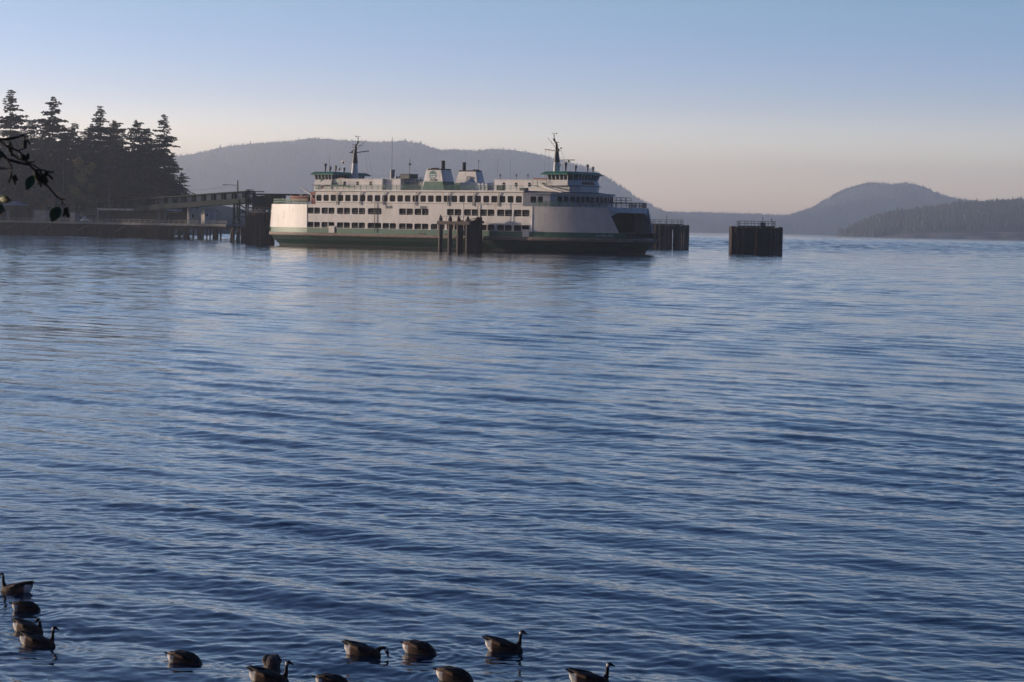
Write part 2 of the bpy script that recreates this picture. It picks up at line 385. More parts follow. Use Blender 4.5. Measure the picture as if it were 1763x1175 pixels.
GEESE = [  # px, water y, heading deg, pose, scale, label
    (30, 1021, 168, 'up', 0.98, 'dark goose at the far left swimming left with its head raised'),
    (47, 1050, 1, 'down', 0.86, 'dark goose with its head under water just behind the goose swimming left'),
    (48, 1083, -23, 'back', 0.92, 'brown goose looking back over its shoulder'),
    (64, 1112, -17, 'up', 0.98, 'goose with long neck upright facing right, nearest of the four at the left edge'),
    (320, 1143, -13, 'down', 0.95, 'dark head down goose feeding alone between the left four and the middle geese'),
    (468, 1146, -80, 'down', 1.0, 'rounded tan goose seen end on with its head under water'),
    (462, 1180, -17, 'up', 1.0, 'goose with upright neck facing right in front of the rounded tan goose'),
    (575, 1177, -4, 'down', 0.9, 'head down goose at the bottom edge between the upright necked and the nibbling goose'),
    (623, 1129, -19, 'curl', 0.98, 'goose facing right with its neck arched down and bill touching the water'),
    (724, 1124, -21, 'down', 0.98, 'goose with its head under water just right of the nibbling goose'),
    (785, 1172, -19, 'down', 1.0, 'dark head down goose with white rump at the bottom, left of the upright goose'),
    (866, 1120, -15, 'up', 1.0, 'goose swimming right with upright black neck, rightmost of those wholly in view'),
    (1013, 1180, -13, 'up', 1.0, 'goose half cut off at the bottom edge with upright neck, rightmost of all the geese'),
]
GZ = [0.0] * len(GEESE)
GEESE_W = []
for g_ in GEESE:
    w_ = water_at(g_[0], g_[1]); GEESE_W.append((w_.x, w_.y, 0.3, g_[0]))
build_water()

# ================================================================== FAR HILLS
def hill(name, prof, D, depth, label, mt, z0=-3, back=0.6, rough=1.0, seed=1, nx=220, ny=26, tree=(10, 16), ntree=3000, bluff=None):
    """prof: (px, py) of the ridge line; shore at distance D, ridge at D+depth"""
    rg = np.random.default_rng(seed)
    px = np.linspace(prof[0][0], prof[-1][0], nx)
    py = np.interp(px, [p[0] for p in prof], [p[1] for p in prof])
    Yr = D + depth
    mb = MB(); top = []
    for x, y in zip(px, py):
        top.append(at(x, y, Yr).z)
    top = np.maximum(np.array(top) - tree[1] * 0.9, 0.5)
    nz = np.cumsum(rg.normal(size=(ny, nx)), 1); nz -= nz.mean(1, keepdims=True); nz /= nz.std() + 1e-9
    vs = []; fs = []
    js = np.linspace(0, 1 + back, ny)
    for j, s in enumerate(js):
        for i in range(nx):
            X = (px[i] - 881.5) / F_PX * Yr; Y = D + depth * s
            if s <= 1: hgt = top[i] * (math.sin(min(1, s * 1.0) * math.pi / 2) ** 0.9)
            else: hgt = top[i] * math.cos((s - 1) / back * math.pi / 2)
            if 0.03 < s < 0.97: hgt *= 1 + 0.035 * rough * math.sin(i * .21 + j * 1.7 + seed) * math.sin(i * .07 + j)
            wob = depth * 0.03 * math.sin(i * 0.35 + seed) if j == 0 else 0
            vs.append((X, Y + wob, hgt if j else z0))
    for j in range(ny - 1):
        for i in range(nx - 1): fs.append((j * nx + i, j * nx + i + 1, (j + 1) * nx + i + 1, (j + 1) * nx + i))
    mb.add(vs, fs, 0, True)
    if bluff:
        k0 = len(mb.f)
        for idx in range(k0):
            j = idx // (nx - 1)
            if j < bluff: mb.mi[idx] = 1
    h = mb.build(name, [M[mt], M['bluffrock']]); tag(h, label, None, None, 'structure')
    # forest: many small conifers, one object
    V = np.array(vs).reshape(ny, nx, 3)
    jr = int(np.searchsorted(js, 1.0))
    cv = []; cf = []
    for q in range(ntree):
        onr = q < ntree * 0.42
        i = rg.random() * (nx - 1.01); jj = (jr - 0.6 + rg.random() * 1.2) if onr else (1.2 + 1.6 * bool(bluff)) + rg.random() * (jr - 1.3 - 1.6 * bool(bluff))
        i0 = int(i); j0 = int(jj); fi = i - i0; fj = jj - j0
        if j0 + 1 >= ny: continue
        p = V[j0, i0] * (1 - fi) * (1 - fj) + V[j0, i0 + 1] * fi * (1 - fj) + V[j0 + 1, i0] * (1 - fi) * fj + V[j0 + 1, i0 + 1] * fi * fj
        ht = rg.uniform(*tree) * (0.7 + 0.5 * rg.random()) * (1.35 if rg.random() < .05 else 1); r = ht * rg.uniform(.16, .27)
        b = len(cv); n = 5; a0 = rg.random() * 6.28
        p = p - np.array([0, 0, ht * .15])
        for k in range(n):
            a = a0 + 6.283 * k / n; cv.append((p[0] + r * math.cos(a), p[1] + r * math.sin(a), p[2] + ht * 0.12))
        cv.append((p[0] + rg.normal() * r * .1, p[1], p[2] + ht))
        cf += [(b + k, b + (k + 1) % n, b + n) for k in range(n)]
    fm = MB(); fm.add(cv, cf); f = fm.build('forest', M['farforest'])
    return f
MTN = [(250, 285), (300, 268), (330, 262), (370, 255), (420, 248), (460, 242), (500, 239), (540, 238), (590, 240), (640, 241), (690, 242), (720, 247), (755, 256), (785, 255), (830, 256), (870, 257), (900, 260), (930, 265), (975, 277), (1010, 289), (1040, 305), (1060, 318), (1085, 336), (1110, 350), (1135, 362), (1170, 372), (1230, 385), (1300, 397)]
f = hill('hill', MTN, 7600, 1400, 'broad wooded mountain in blue haze behind the ferry', 'hillside', seed=3, nx=300, tree=(10, 15), ntree=9000)
tag(f, 'hazy conifer forest covering the broad mountain behind the ferry', 'forest', None, 'stuff')
RDG = [(980, 378), (1050, 366), (1120, 362), (1180, 363), (1240, 364), (1300, 366), (1350, 368), (1400, 372), (1500, 384), (1560, 392)]
f = hill('hill', RDG, 8900, 900, 'low hazy ridge closing the channel between the two mountains', 'hillside', seed=5, nx=160, ny=16, tree=(8, 12), ntree=3000)
tag(f, 'even hazy forest on the low ridge across the channel', 'forest', None, 'stuff')
RMT = [(1290, 392), (1340, 374), (1360, 366), (1385, 358), (1400, 352), (1415, 342), (1430, 334), (1450, 323), (1470, 317), (1490, 312), (1505, 311), (1520, 313), (1535, 315), (1550, 312), (1565, 316), (1580, 324), (1600, 334), (1625, 338), (1650, 341), (1700, 348), (1800, 360), (1900, 372), (2000, 390)]
f = hill('hill', RMT, 7900, 1300, 'rounded twin topped hazy mountain at the right', 'hillside', seed=8, nx=240, tree=(9, 14), ntree=5000)
tag(f, 'hazy forest on the rounded twin topped mountain', 'forest', None, 'stuff')
ISL = [(1440, 404), (1452, 396), (1465, 385), (1485, 374), (1505, 367), (1530, 361), (1570, 356), (1610, 350), (1650, 345), (1700, 342), (1763, 339), (1850, 336), (1950, 340), (2080, 352), (2200, 380), (2250, 400)]
f = hill('island', ISL, 4300, 500, 'darker wooded island with a pale bluff along the water at the right', 'bluff', seed=12, nx=260, tree=(13, 20), ntree=6500, bluff=2)
tag(f, 'dense dark conifers covering the nearer island at the right', 'forest', None, 'stuff')

# ================================================================== FERRY
FTH = 0.665
ferry = empty('car_ferry', (-14.3, 521, 0), -FTH)
tag(ferry, 'large white and green double ended car ferry lying at the dock', 'ferry')
# local frame: +x towards the bow (right in the photo), -y is the side facing the camera
def fpart(mb, name, mats, parent=None, label=None):
    o = mb.build(name, mats, parent or ferry)
    if label: o['label'] = label
    return o
TV = lambda u: 12.5 - .12 * (abs(u) - 32.9) - .36 / 15.85 / 2 * (abs(u) - 32.9) ** 2 if abs(u) > 32.9 else 12.5
TU = [32.9 + 15.85 * k / 8 for k in range(9)]
NEAR = [(-53.0, 0), (-52.4, -2.6), (-51.5, -5.0), (-50.4, -6.3), (-49.6, -7.2)] + [(-u, -TV(u)) for u in TU[::-1]] + [(u, -TV(u)) for u in TU] + [(51, -6.75), (52.6, -5.6), (53.3, -3), (53.5, 0)]
OUT = NEAR + [(x, -y) for x, y in NEAR[::-1][1:-1]]
def scaled(pts, sx, sy): return [(x * sx, y * sy) for x, y in pts]
def ring_loft(mb, rings, mis):
    n = len(rings[0][0])
    for (p, z, ), (q, w), mi in zip(rings[:-1], rings[1:], mis):
        vs = [(x, y, z) for x, y in p] + [(x, y, w) for x, y in q]
        mb.add(vs, [(i, (i + 1) % n, (i + 1) % n + n, i + n) for i in range(n)], mi)
mb = MB()
ring_loft(mb, [(scaled(OUT, .93, .80), -2.2), (scaled(OUT, .955, .90), 0.0), (scaled(OUT, .958, .91), 0.55), (scaled(OUT, .985, .965), 1.6), (scaled(OUT, .998, .99), 2.6)], [1, 1, 0, 0])
mb.add([(x, y, 2.6) for x, y in scaled(OUT, .998, .99)], [tuple(range(len(OUT)))], 2)
fpart(mb, 'hull', [M['hull'], M['boot'], M['grey_deck']])
mb = MB(); o1 = scaled(OUT, 1.006, 1.03); o2 = scaled(OUT, 1.008, 1.036)
ring_loft(mb, [(OUT, 2.5), (o1, 2.55), (o2, 2.85), (o1, 3.2), (OUT, 3.24)], [0] * 4)
fpart(mb, 'rubbing_strake', M['rub'])
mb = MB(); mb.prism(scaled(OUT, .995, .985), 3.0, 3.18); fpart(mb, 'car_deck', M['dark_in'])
# green bulwark band
mb = MB()
for a, b in zip(OUT, OUT[1:] + OUT[:1]):
    if abs(a[0]) > 51.8 and abs(b[0]) > 51.8: continue
    mb.wall(a, b, 3.18, 4.38, 0.12)
fpart(mb, 'green_bulwark', M['green'])
for s in (-1, 1):   # low dark scuppers and fairlead openings
    for u in (-43.5, -36, 2, 9.5, 38.5):
        mb = MB(); mb.b6(u - .6, u + .6, 0, .05, 0, .45); 
        if abs(u) > 33: continue
        mb = MB(); mb.b6(u - .9, u + .9, -12.56 * s - .03, -12.56 * s + .03, 3.32, 3.7); fpart(mb, 'scupper', M['black'])
GRP = [(-32.74, -28.84), (-28.37, -24.33), (-23.56, -19.54), (-19.04, -14.95), (-14.12, -10.01), (-9.65, -5.62), (-4.76, -0.68), (-0.23, 3.85), (4.54, 8.57), (9.15, 13.24), (14.03, 18.03), (18.49, 22.53), (23.25, 27.38), (27.84, 32.11)]
MID = [g for i, g in enumerate(GRP) if i not in (5, 8)]
def halves(gs, z0, z1):
    o = []
    for a, b in gs:
        o += [(a + 32.9, b + 32.9, z0, z1)]
    return o
mb = MB(); H1 = halves(GRP, 4.45, 5.72) + halves(MID, 7.63, 9.03)
mb.wall((-32.9, -12.5), (32.9, -12.5), 4.38, 9.8, 0.16, H1, 0.3)
side = fpart(mb, 'side_wall', M['white'])
o = side.copy(); COL.objects.link(o); o.rotation_euler = (0, 0, math.pi); o.parent = ferry
for (a, b) in MID:     # inner hand rail seen through each pair of openings
    mb = MB(); mb.bar((a, -12.25, 7.98), (b, -12.25, 7.98), .09); mb.bar((a, -12.25, 8.5), (b, -12.25, 8.5), .04); fpart(mb, 'opening_rail', M['grey'])
for k_, gs, z0, z1 in ((0, GRP, 4.45, 5.72), (1, MID, 7.63, 9.03)):
    for i_, (a, b) in enumerate(gs):
        if k_ and i_ == 4: continue
        mb = MB(); c = (a + b) / 2; mb.b6(c - .09, c + .09, -12.48, -12.36, z0, z1); fpart(mb, 'mullion', M['white'])
for (a, b) in GRP:
    mb = MB(); mb.bar((a, -12.25, 4.72), (b, -12.25, 4.72), .07); fpart(mb, 'opening_rail', M['grey'])
# tapering end panels
for sx in (-1, 1):
    for sy in (-1, 1):
        a = Vector((32.9 * sx, 12.5 * sy, 0)); 
        def Q(u, z, o=0): 
            return (u * sx, (TV(u) - o) * sy, z)
        mb = MB()
        nk = 12
        for o_ in (0, .15):
            vs = []
            for k in range(nk + 1):
                t_ = k / nk; vs += [Q(32.9 + (18.3 if sx > 0 else 16.75) * t_, 4.38, o_), Q(32.9 + (17.1 if sx > 0 else 16.3) * t_, 7.1, o_), Q(32.9 + 15.85 * t_, 9.8, o_)]
            mb.add(vs, [(3 * k + j, 3 * k + 3 + j, 3 * k + 4 + j, 3 * k + 1 + j) for k in range(nk) for j in (0, 1)], 0, True)
        mb.add([Q(u, 9.8, o_) for o_ in (0, .15) for u in TU], [(k, k + 1, k + 10, k + 9) for k in range(8)])
        ub = 51.2 if sx > 0 else 49.65; mb.add([Q(ub, 4.38), Q(48.75, 9.8), Q(48.75, 9.8, .15), Q(ub, 4.38, .15)], [(0, 1, 2, 3)])
        mb.bar(Q(32.9, 4.4, -.03), Q(32.9, 9.78, -.03), .1)
        mb.bar(Q(ub + .05, 4.38, .07), Q(48.8, 9.8, .07), .22)
        fpart(mb, 'end_panel', M['white'])
    mb = MB()   # header across the open end
    pl = [(48.9, 7.7), (50.0, 5.2), (50.4, 0), (50.0, -5.2), (48.9, -7.7)]
    for a, b in zip(pl[:-1], pl[1:]):
        for o_ in (0, -.2):
            mb.add([((a[0] + o_) * sx, a[1], 8.72), ((b[0] + o_) * sx, b[1], 8.72), ((b[0] + o_ - .15) * sx, b[1], 9.85), ((a[0] + o_ - .15) * sx, a[1], 9.85)], [(0, 1, 2, 3)])
        mb.add([((a[0]) * sx, a[1], 8.72), ((b[0]) * sx, b[1], 8.72), ((b[0] - .2) * sx, b[1], 8.72), ((a[0] - .2) * sx, a[1], 8.72)], [(0, 1, 2, 3)])
    for sy in (-1, 1): mb.add([(48.7 * sx, 7.6 * sy, 8.8), (49.3 * sx, 7.4 * sy, 7.7), (49.9 * sx, 4.8 * sy, 8.75)], [(0, 1, 2)])
    fpart(mb, 'bow_header', M['white'])
    # car deck inner walls, casing and end gate
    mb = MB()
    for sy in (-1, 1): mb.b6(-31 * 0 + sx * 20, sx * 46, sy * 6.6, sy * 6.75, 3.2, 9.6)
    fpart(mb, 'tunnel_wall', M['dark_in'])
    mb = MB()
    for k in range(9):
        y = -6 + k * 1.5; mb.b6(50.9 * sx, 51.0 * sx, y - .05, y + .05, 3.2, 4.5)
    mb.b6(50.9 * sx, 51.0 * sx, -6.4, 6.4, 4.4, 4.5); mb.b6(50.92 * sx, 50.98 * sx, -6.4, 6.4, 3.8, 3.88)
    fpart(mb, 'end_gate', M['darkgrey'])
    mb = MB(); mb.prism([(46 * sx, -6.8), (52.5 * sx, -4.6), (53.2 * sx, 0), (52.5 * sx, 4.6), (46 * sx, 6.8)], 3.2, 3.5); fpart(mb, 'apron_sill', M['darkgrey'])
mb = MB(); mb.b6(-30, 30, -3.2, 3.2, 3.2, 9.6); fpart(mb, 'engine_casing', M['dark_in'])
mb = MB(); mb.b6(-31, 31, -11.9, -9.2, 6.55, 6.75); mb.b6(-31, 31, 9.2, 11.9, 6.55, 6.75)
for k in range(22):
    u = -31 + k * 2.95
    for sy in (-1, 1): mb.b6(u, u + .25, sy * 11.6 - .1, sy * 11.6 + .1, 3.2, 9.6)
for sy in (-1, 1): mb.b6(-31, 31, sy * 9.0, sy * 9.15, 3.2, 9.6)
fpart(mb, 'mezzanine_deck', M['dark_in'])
PD = [(-u, -TV(u) + .15) for u in TU[::-1]] + [(u, -TV(u) + .15) for u in TU] + [(49.8, -5), (50.1, 0), (49.8, 5), *[(u, TV(u) - .15) for u in TU[::-1]], *[(-u, TV(u) - .15) for u in TU], (-49.8, 5), (-50.1, 0), (-49.8, -5)]
mb = MB(); mb.prism(PD, 9.6, 9.79); fpart(mb, 'passenger_deck', [M['grey_deck']])
# passenger cabin
CAB = [(30.3, -12.5), (36.4, -10.9), (40.2, -6.9), (41.3, -3.2), (41.5, 0)]
CABN = [(-x, y) for x, y in CAB[::-1]] + CAB
CABO = CABN + [(x, -y) for x, y in CABN[::-1][1:-1]]
mb = MB()
UW = [(30.3 - 29.25 - .83 + i * 2.246, 30.3 - 29.25 + .83 + i * 2.246, 10.55, 11.98) for i in range(27)]
mb.wall((-30.3, -12.5), (30.3, -12.5), 9.8, 12.75, .14, UW, 0.28)
fpart(mb, 'cabin_wall', M['white'])
mb = MB(); mb.wall((30.3, 12.5), (-30.3, 12.5), 9.8, 12.75, .14, UW, 0.28); fpart(mb, 'cabin_wall', M['white'])
for (a, b, c, d) in UW:
    mb = MB(); x = (a + b) / 2 - 30.3
    tw_ = random.uniform(-.03, .03); tz_ = random.uniform(-.03, .03)
    mb.add([(x - .86, -12.39 - tw_, c - .03), (x + .86, -12.39 + tw_, c - .03), (x + .86, -12.39 + tw_ + tz_, d + .03), (x - .86, -12.39 - tw_ + tz_, d + .03)], [(0, 1, 2, 3)]); w_ = fpart(mb, 'window', M['glass'])
for i in (10, ):
    pass
# cabin ends with windows
for sx in (-1, 1):
    pts = CAB if sx > 0 else [(-x, y) for x, y in CAB]
    full = [(x, y) for x, y in pts] + [(x, -y) for x, y in pts[::-1][1:]]
    if sx < 0: full = full[::-1]; full = [q for q in full if q[1] > .1] + [(-36, 0), (-33.2, -5), (-30.6, -7.2), (-30.4, -12.4)]
    mb = MB(); wins = []
    for a, b in zip(full[:-1], full[1:]):
        L = math.dist(a, b)
        if L > 6 and abs(a[1]) + abs(b[1]) > 20:      # tapering flank with two windows
            hs = [(1.75, 3.1, 10.6, 11.95), (3.45, 4.6, 10.6, 11.95)] if abs(a[1]) > abs(b[1]) else [(L - 4.6, L - 3.45, 10.6, 11.95), (L - 3.1, L - 1.75, 10.6, 11.95)]
            rr = .2
        else:
            n = max(1, int(L / 1.15)); w = L / n; hs = [(i * w + .14, (i + 1) * w - .14, 10.75, 12.05) for i in range(n)]; rr = .1
            if L > 5: hs = hs[1:] if (a[1] < -8 or b[1] < -8) and sx > 0 else hs
        mb.wall(a, b, 9.8, 12.5, .12, hs, rr)
        d = (Vector(b) - Vector(a)).normalized(); nn = Vector((-d.y, d.x))
        for h in hs: wins.append((Vector(a) + d * (h[0] - .03) + nn * .07, Vector(a) + d * (h[1] + .03) + nn * .07, h[2] - .03, h[3] + .03))
    fpart(mb, 'cabin_end_wall', M['white'])
    for (a, b, c, d) in wins:
        mb = MB(); mb.add([(a.x, a.y, c), (b.x, b.y, c), (b.x, b.y, d), (a.x, a.y, d)], [(0, 1, 2, 3)]); fpart(mb, 'window', M['glass'])
    # sloping cabin end roof with dark top
    mb = MB()
    base = [(x * 1.008 + (.3 if abs(x) > 35 else 0) * sx, y * 1.02) for x, y in full]
    tp = [(30.7 * sx, y * .97) if abs(x) < 33 else (x * .955, y * .80) for x, y in full]
    n = len(base)
    vs = [(x, y, 12.5) for x, y in base] + [(x, y, 12.72) for x, y in base] + [(x, y, 13.05) for x, y in tp]
    for k in range(n - 1): mb.add([vs[k], vs[k + 1], vs[n + k + 1], vs[n + k]], [(0, 1, 2, 3)], 0); mb.add([vs[n + k], vs[n + k + 1], vs[2 * n + k + 1], vs[2 * n + k]], [(0, 1, 2, 3)], 1)
    mb.add(vs[2 * n:], [tuple(range(n))], 1); mb.add(vs[:n], [tuple(range(n))], 0)
    fpart(mb, 'cabin_end_roof', [M['white'], M['darkgrey']])
# sun deck edge
mb = MB(); mb.b6(-30.6, 30.6, -12.75, 12.75, 12.8, 13.16); fpart(mb, 'sun_deck', M['white'])
mb = MB(); mb.b6(-30.3, 30.3, -12.6, -12.52, 12.66, 12.79); mb.b6(-30.3, 30.3, -12.56, -12.51, 10.16, 10.24); fpart(mb, 'ledge', M['grey'])
for u in (-23.5, -16.4, -9.3, 0.1, 9.5, 16.6, 23.6):
    mb = MB(); mb.bar((u, -12.68, 9.75), (u, -12.68, 12.0), .16); mb.bar((u, -12.68, 11.95), (u + .45, -12.8, 12.75), .14); fpart(mb, 'drain_pipe', M['grey'])
# small louvre patches and boarding poles on the side
for u in (-7.9, 2.3):
    mb = MB()
    for k in range(5): mb.b6(u - .9 + k * .42, u - .65 + k * .42, -12.56, -12.5, 9.0, 9.62)
    fpart(mb, 'vent_louvre', M['grey'])
for u in (-11.8, 18.1):
    mb = MB(); mb.bar((u, -12.75, 3.6), (u, -12.75, 10.0), .12)
    for k in (-1.2, -.3, .8, 1.7): mb.bar((u + k, -12.75, 10.55), (u + k + .75, -12.9, 10.1), .09)
    fpart(mb, 'boarding_pole', M['darkgrey'])
for u in (-25.0, 31.3):
    mb = MB(); mb.b6(u - .95, u + .95, -12.66, -12.53, 3.3, 4.85); mb.b6(u - .8, u + .8, -12.7, -12.66, 3.45, 4.7); fpart(mb, 'boarding_door', M['white'])
# end deck railings
def endrail(sx):
    mb = MB(); z = 9.8
    P_ = [(42.0 * sx, -TV(42) + .15, z), (48.6 * sx, -7.4, z), (49.6 * sx, -5, z), (49.9 * sx, 0, z), (49.6 * sx, 5, z), (48.6 * sx, 7.4, z), (42.0 * sx, TV(42) - .15, z)]
    mb.rail(P_, 1.15, 1.6, (1, .5), .045, fine=.3, fr=.02)
    fpart(mb, 'end_railing', M['rail_green'] if sx < 0 else M['darkgrey'])
    mb = MB(); P2 = [(u * sx, -TV(u) + .1, z) for u in (33, 36, 39, 42)]
    mb.rail(P2, 1.1, 1.4, (1, .66, .33), .04, fine=.35, fr=.018); fpart(mb, 'side_railing', M['rail_green'])
    mb = MB()   # raised caged walkway over the end
    mb.rail([(43 * sx, -5.5, 10.9), (47.3 * sx, -5.5, 10.9), (47.3 * sx, 3.5, 10.9), (43 * sx, 3.5, 10.9)], 1.1, 1.7, (1, .5), .04); mb.b6(43 * sx, 47.4 * sx, -5.6, 3.6, 10.75, 10.9)
    for x in (43.4, 47.2):
        for y in (-5.3, 3.3): mb.bar((x * sx, y, 9.8), (x * sx, y, 10.8), .12)
    if sx > 0: fpart(mb, 'raised_walkway', M['darkgrey'])
endrail(1); endrail(-1)
# sun deck railings, one piece per bay
us = [-30.3, -23.5, -16.4, -9.3, 0.1, 9.5, 16.6, 23.6, 30.3]
for i, (a, b) in enumerate(zip(us[:-1], us[1:])):
    for sy in (-1, 1):
        mb = MB(); mb.rail([(a + .1, 12.55 * sy, 13.16), (b - .1, 12.55 * sy, 13.16)], 1.1, 1.7, (1, .66, .33), .035, fine=(.34 if i < 6 else 0), fr=.022)
        fpart(mb, 'deck_railing', M['rail_green'])
# texas deck houses
def house(u0, u1, y0, y1, z0, z1, m_='white', name='deck_house'):
    mb = MB(); mb.b6(u0, u1, y0, y1, z0, z1); mb.b6(u0 - .12, u1 + .12, y0 - .12, y1 + .12, z1, z1 + .1); return fpart(mb, name, M[m_])
h1 = house(-34.2, -16.3, -5.2, 5.2, 13.1, 15.75); h2 = house(16.5, 33.5, -5.2, 5.2, 13.1, 15.6)
def swin(u, y, z, par):
    mb = MB(); mb.b6(u - .32, u + .32, y - .03, y + .02, z - .42, z + .42); mb.b6(u - .34, u + .34, y - .05, y - .03, z - .02, z + .04, 1); fpart(mb, 'window', [M['glass'], M['white']], par)
for u in (-28.0, -24.0, -19.9): swin(u, -5.23, 14.75, h1)
for u in (19.2, 22.6, 26.3, 30.2): swin(u, -5.23, 14.6, h2)
house(-16.1, -11.5, -4.4, 4.4, 13.1, 15.8); 
mb = MB(); mb.b6(-11.5, -4.2, -2.6, 2.6, 13.1, 15.2); mb.b6(-10.8, -6.0, -2.9, -2.6, 14.2, 15.3); fpart(mb, 'machinery_house', M['grey'])
mb = MB(); mb.b6(5.2, 12.2, -3.2, 3.2, 13.1, 15.1); mb.ball((6.8, -1.4, 15.1), .9, 0, 10, (1.3, 1, .8)); fpart(mb, 'vent_house', M['white'])
mb = MB(); mb.b6(-11.6, -8.9, -4.4, -1.4, 15.9, 16.9); mb.b6(-11.8, -8.7, -4.6, -1.2, 16.9, 17.0); fpart(mb, 'vent_housing', M['darkgrey'])
mb = MB(); mb.cyl((-15.2, -3.0), .55, 15.8, 18.0, 12); fpart(mb, 'vent_trunk', M['grey'])
mb = MB(); mb.cyl((-15.4, -3.0), .05, 18.0, 25.5, 6); fpart(mb, 'whip_antenna', M['grey'])
mb = MB(); mb.cyl((-10.0, -3.0), .06, 17.0, 19.2, 6); mb.ball((-10, -3, 19.2), .3); mb.cyl((-10, -3), .05, 19.2, 20.6, 6); fpart(mb, 'sensor_pole', M['darkgrey'])
mb = MB(); mb.ball((-12.9, -3.2, 16.35), .34); mb.cyl((-12.9, -3.2), .08, 15.9, 16.1, 6); mb.ball((-13.6, -3.4, 16.1), .45, 0); fpart(mb, 'searchlight', M['lampglass'])
mb = MB(); mb.rail([(-11.3, -3, 15.3), (-4.4, -3, 15.3), (-4.4, 2.4, 15.3)], .9, 1.1, (1, .5), .05); fpart(mb, 'machinery_railing', M['darkgrey'])
mb = MB(); mb.b6(26.6, 31.6, -4.2, -1.0, 15.7, 16.05); fpart(mb, 'red_hatch', M['redbrown'])
for u in (17.7, 22.2, 25.4):
    mb = MB(); mb.cyl((u, -4.6), .06, 15.6, 16.9, 6); mb.b6(u - .1, u + .1, -4.75, -4.5, 16.4, 16.9); fpart(mb, 'roof_lamp', M['darkgrey'])
for (u, y) in ((14.5, 3), (10.5, 3.5)):
    mb = MB(); mb.cyl((u, y), .03, 15, 20.5, 5); fpart(mb, 'whip_antenna', M['grey'])
# white life raft canisters on the rail
for u in (17.9, 18.9, 19.9):
    mb = MB(); mb.tube([(u, -12.3, 14.25), (u, -11.1, 14.25)], .42, 10); mb.b6(u - .3, u + .3, -12.2, -11.2, 13.16, 13.9); fpart(mb, 'raft_canister', M['logo_white'])
for u in (23.0, 29.3):
    mb = MB(); mb.b6(u - .8, u + .8, -11.5, -10.4, 13.16, (14.35 if u < 25 else 13.75)); fpart(mb, 'deck_locker', M['darkgrey'])
for (u, z) in ((-28.2, 13.75), (21.2, 13.75)):
    mb = MB(); pts = [(u + .38 * math.cos(a), -12.66, z + .38 * math.sin(a)) for a in np.linspace(0, 2 * math.pi, 17)]
    mb.tube(pts, .1, 6, caps=False); o = fpart(mb, 'life_ring', M['life'] if u < 0 else M['black'])
    o.parent = None; o.location = ferry.location; o.rotation_euler = ferry.rotation_euler
    tag(o, 'orange life ring on the green sun deck railing near the left wheelhouse' if u < 0 else 'dark ring hanging on the sun deck railing right of the funnels', 'life ring')

# funnels
def funnel(sy, name_label, logo):
    f = empty('funnel'); f.parent = ferry; f['label'] = name_label
    yo, yi = 7.5 * sy, 3.9 * sy
    bl, br, tl, tr = -2.9, 4.6, -1.5, 3.35
    def sec(t, c=.0):
        l = bl + (tl - bl) * t; r = br + (tr - br) * t; o = yo - .25 * t * sy; i = yi + .5 * t * sy; k = .55
        return [(l, i), (l - 0, o - k * sy), (l + k, o), (r - k, o), (r, o - k * sy), (r, i + 0)]
    def ring(t0, z0, t1, z1, mb, mi=0):
        a, b = sec(t0), sec(t1); n = len(a)
        mb.add([(x, y, z0) for x, y in a] + [(x, y, z1) for x, y in b], [(i, (i + 1) % n, (i + 1) % n + n, i + n) for i in range(n)], mi)
    mb = MB(); ring(0, 13.1, .42, 15.2, mb); fpart(mb, 'green_base', M['green'], f)
    mb = MB(); ring(.42, 15.2, .94, 17.75, mb)
    fpart(mb, 'casing', M['white'], f)
    mb = MB(); ring(.94, 17.75, 1.0, 18.05, mb); mb.add([(x, y, 18.02) for x, y in sec(1.0)], [tuple(range(6))])
    for k in range(5): mb.ball((-1.0 + k * .45 if sy < 0 else 1.6 + k * .35, (5.8) * sy, 18.1), .22)
    fpart(mb, 'soot_cap', M['soot'], f)
    mb = MB(); sx = 2.1 if sy < 0 else -1.0
    mb.cyl((sx, 5.6 * sy), .42, 18.0, 19.75, 12); mb.cyl((sx, 5.6 * sy), .47, 19.75, 19.9, 12); fpart(mb, 'exhaust_stack', M['soot'], f)
    mb = MB(); l = bl - .03; 
    mb.bar((bl - .02, yo - .6 * sy, 13.2), (tl - .04, yo - .85 * sy, 18.15), .28); fpart(mb, 'sunlit_edge_bar', M['logo_white'], f)  # white bar added along the left edge to paint its sunlit gleam
    mb = MB()
    if logo:
        mb.b6(-.1, 1.5, yo - .1, yo - .03, 15.35, 15.75, 0)
    else:
        mb.b6(.8, 2.0, 4.35 * -1, -4.2, 15.8, 16.9, 0)
    if logo: fpart(mb, 'vent_grille', M['grey'], f)
    if logo:
        # round emblem with a road and horizon figure
        cx, cz, rx, rz, y = .55, 16.65, 1.08, .97, yo + .02 * sy
        tilt = (17.75 - 15.2)
        yy = lambda z: yo - .25 * (.42 + (z - 15.2) / 2.55 * .52) * sy + .035 * sy
        mb = MB()
        def poly(p, o=0, mi=0): mb.add([(cx + x * rx, yy(cz + z * rz) + o * sy, cz + z * rz) for x, z in p], [tuple(range(len(p)))], mi)
        poly([(math.cos(a), math.sin(a)) for a in np.linspace(0, 2 * math.pi, 29)[:-1]], 0, 0)
        poly([(-1.05, .08), (1.05, .08), (1.05, .20), (-1.05, .20)], .015, 1)
        poly([(-1.0, -.30), (1.0, -.30), (1.0, -.18), (-1.0, -.18)], .015, 1)
        poly([(-.28, -.24), (-.12, -.24), (-.5, -.98), (-.66, -.93)], .018, 1)
        poly([(.10, -.24), (.26, -.24), (-.05, -1.02), (-.22, -1.02)], .018, 1)
        poly([(.62, -.24), (.85, -.24), (.26, -.98), (.06, -1.02)], .018, 1)
        poly([(.12, -.22), (.62, -.22), (.5, -.42), (.04, -.42)], .02, 1)
        fpart(mb, 'emblem', [M['logo_green'], M['logo_white']], f)
    return f
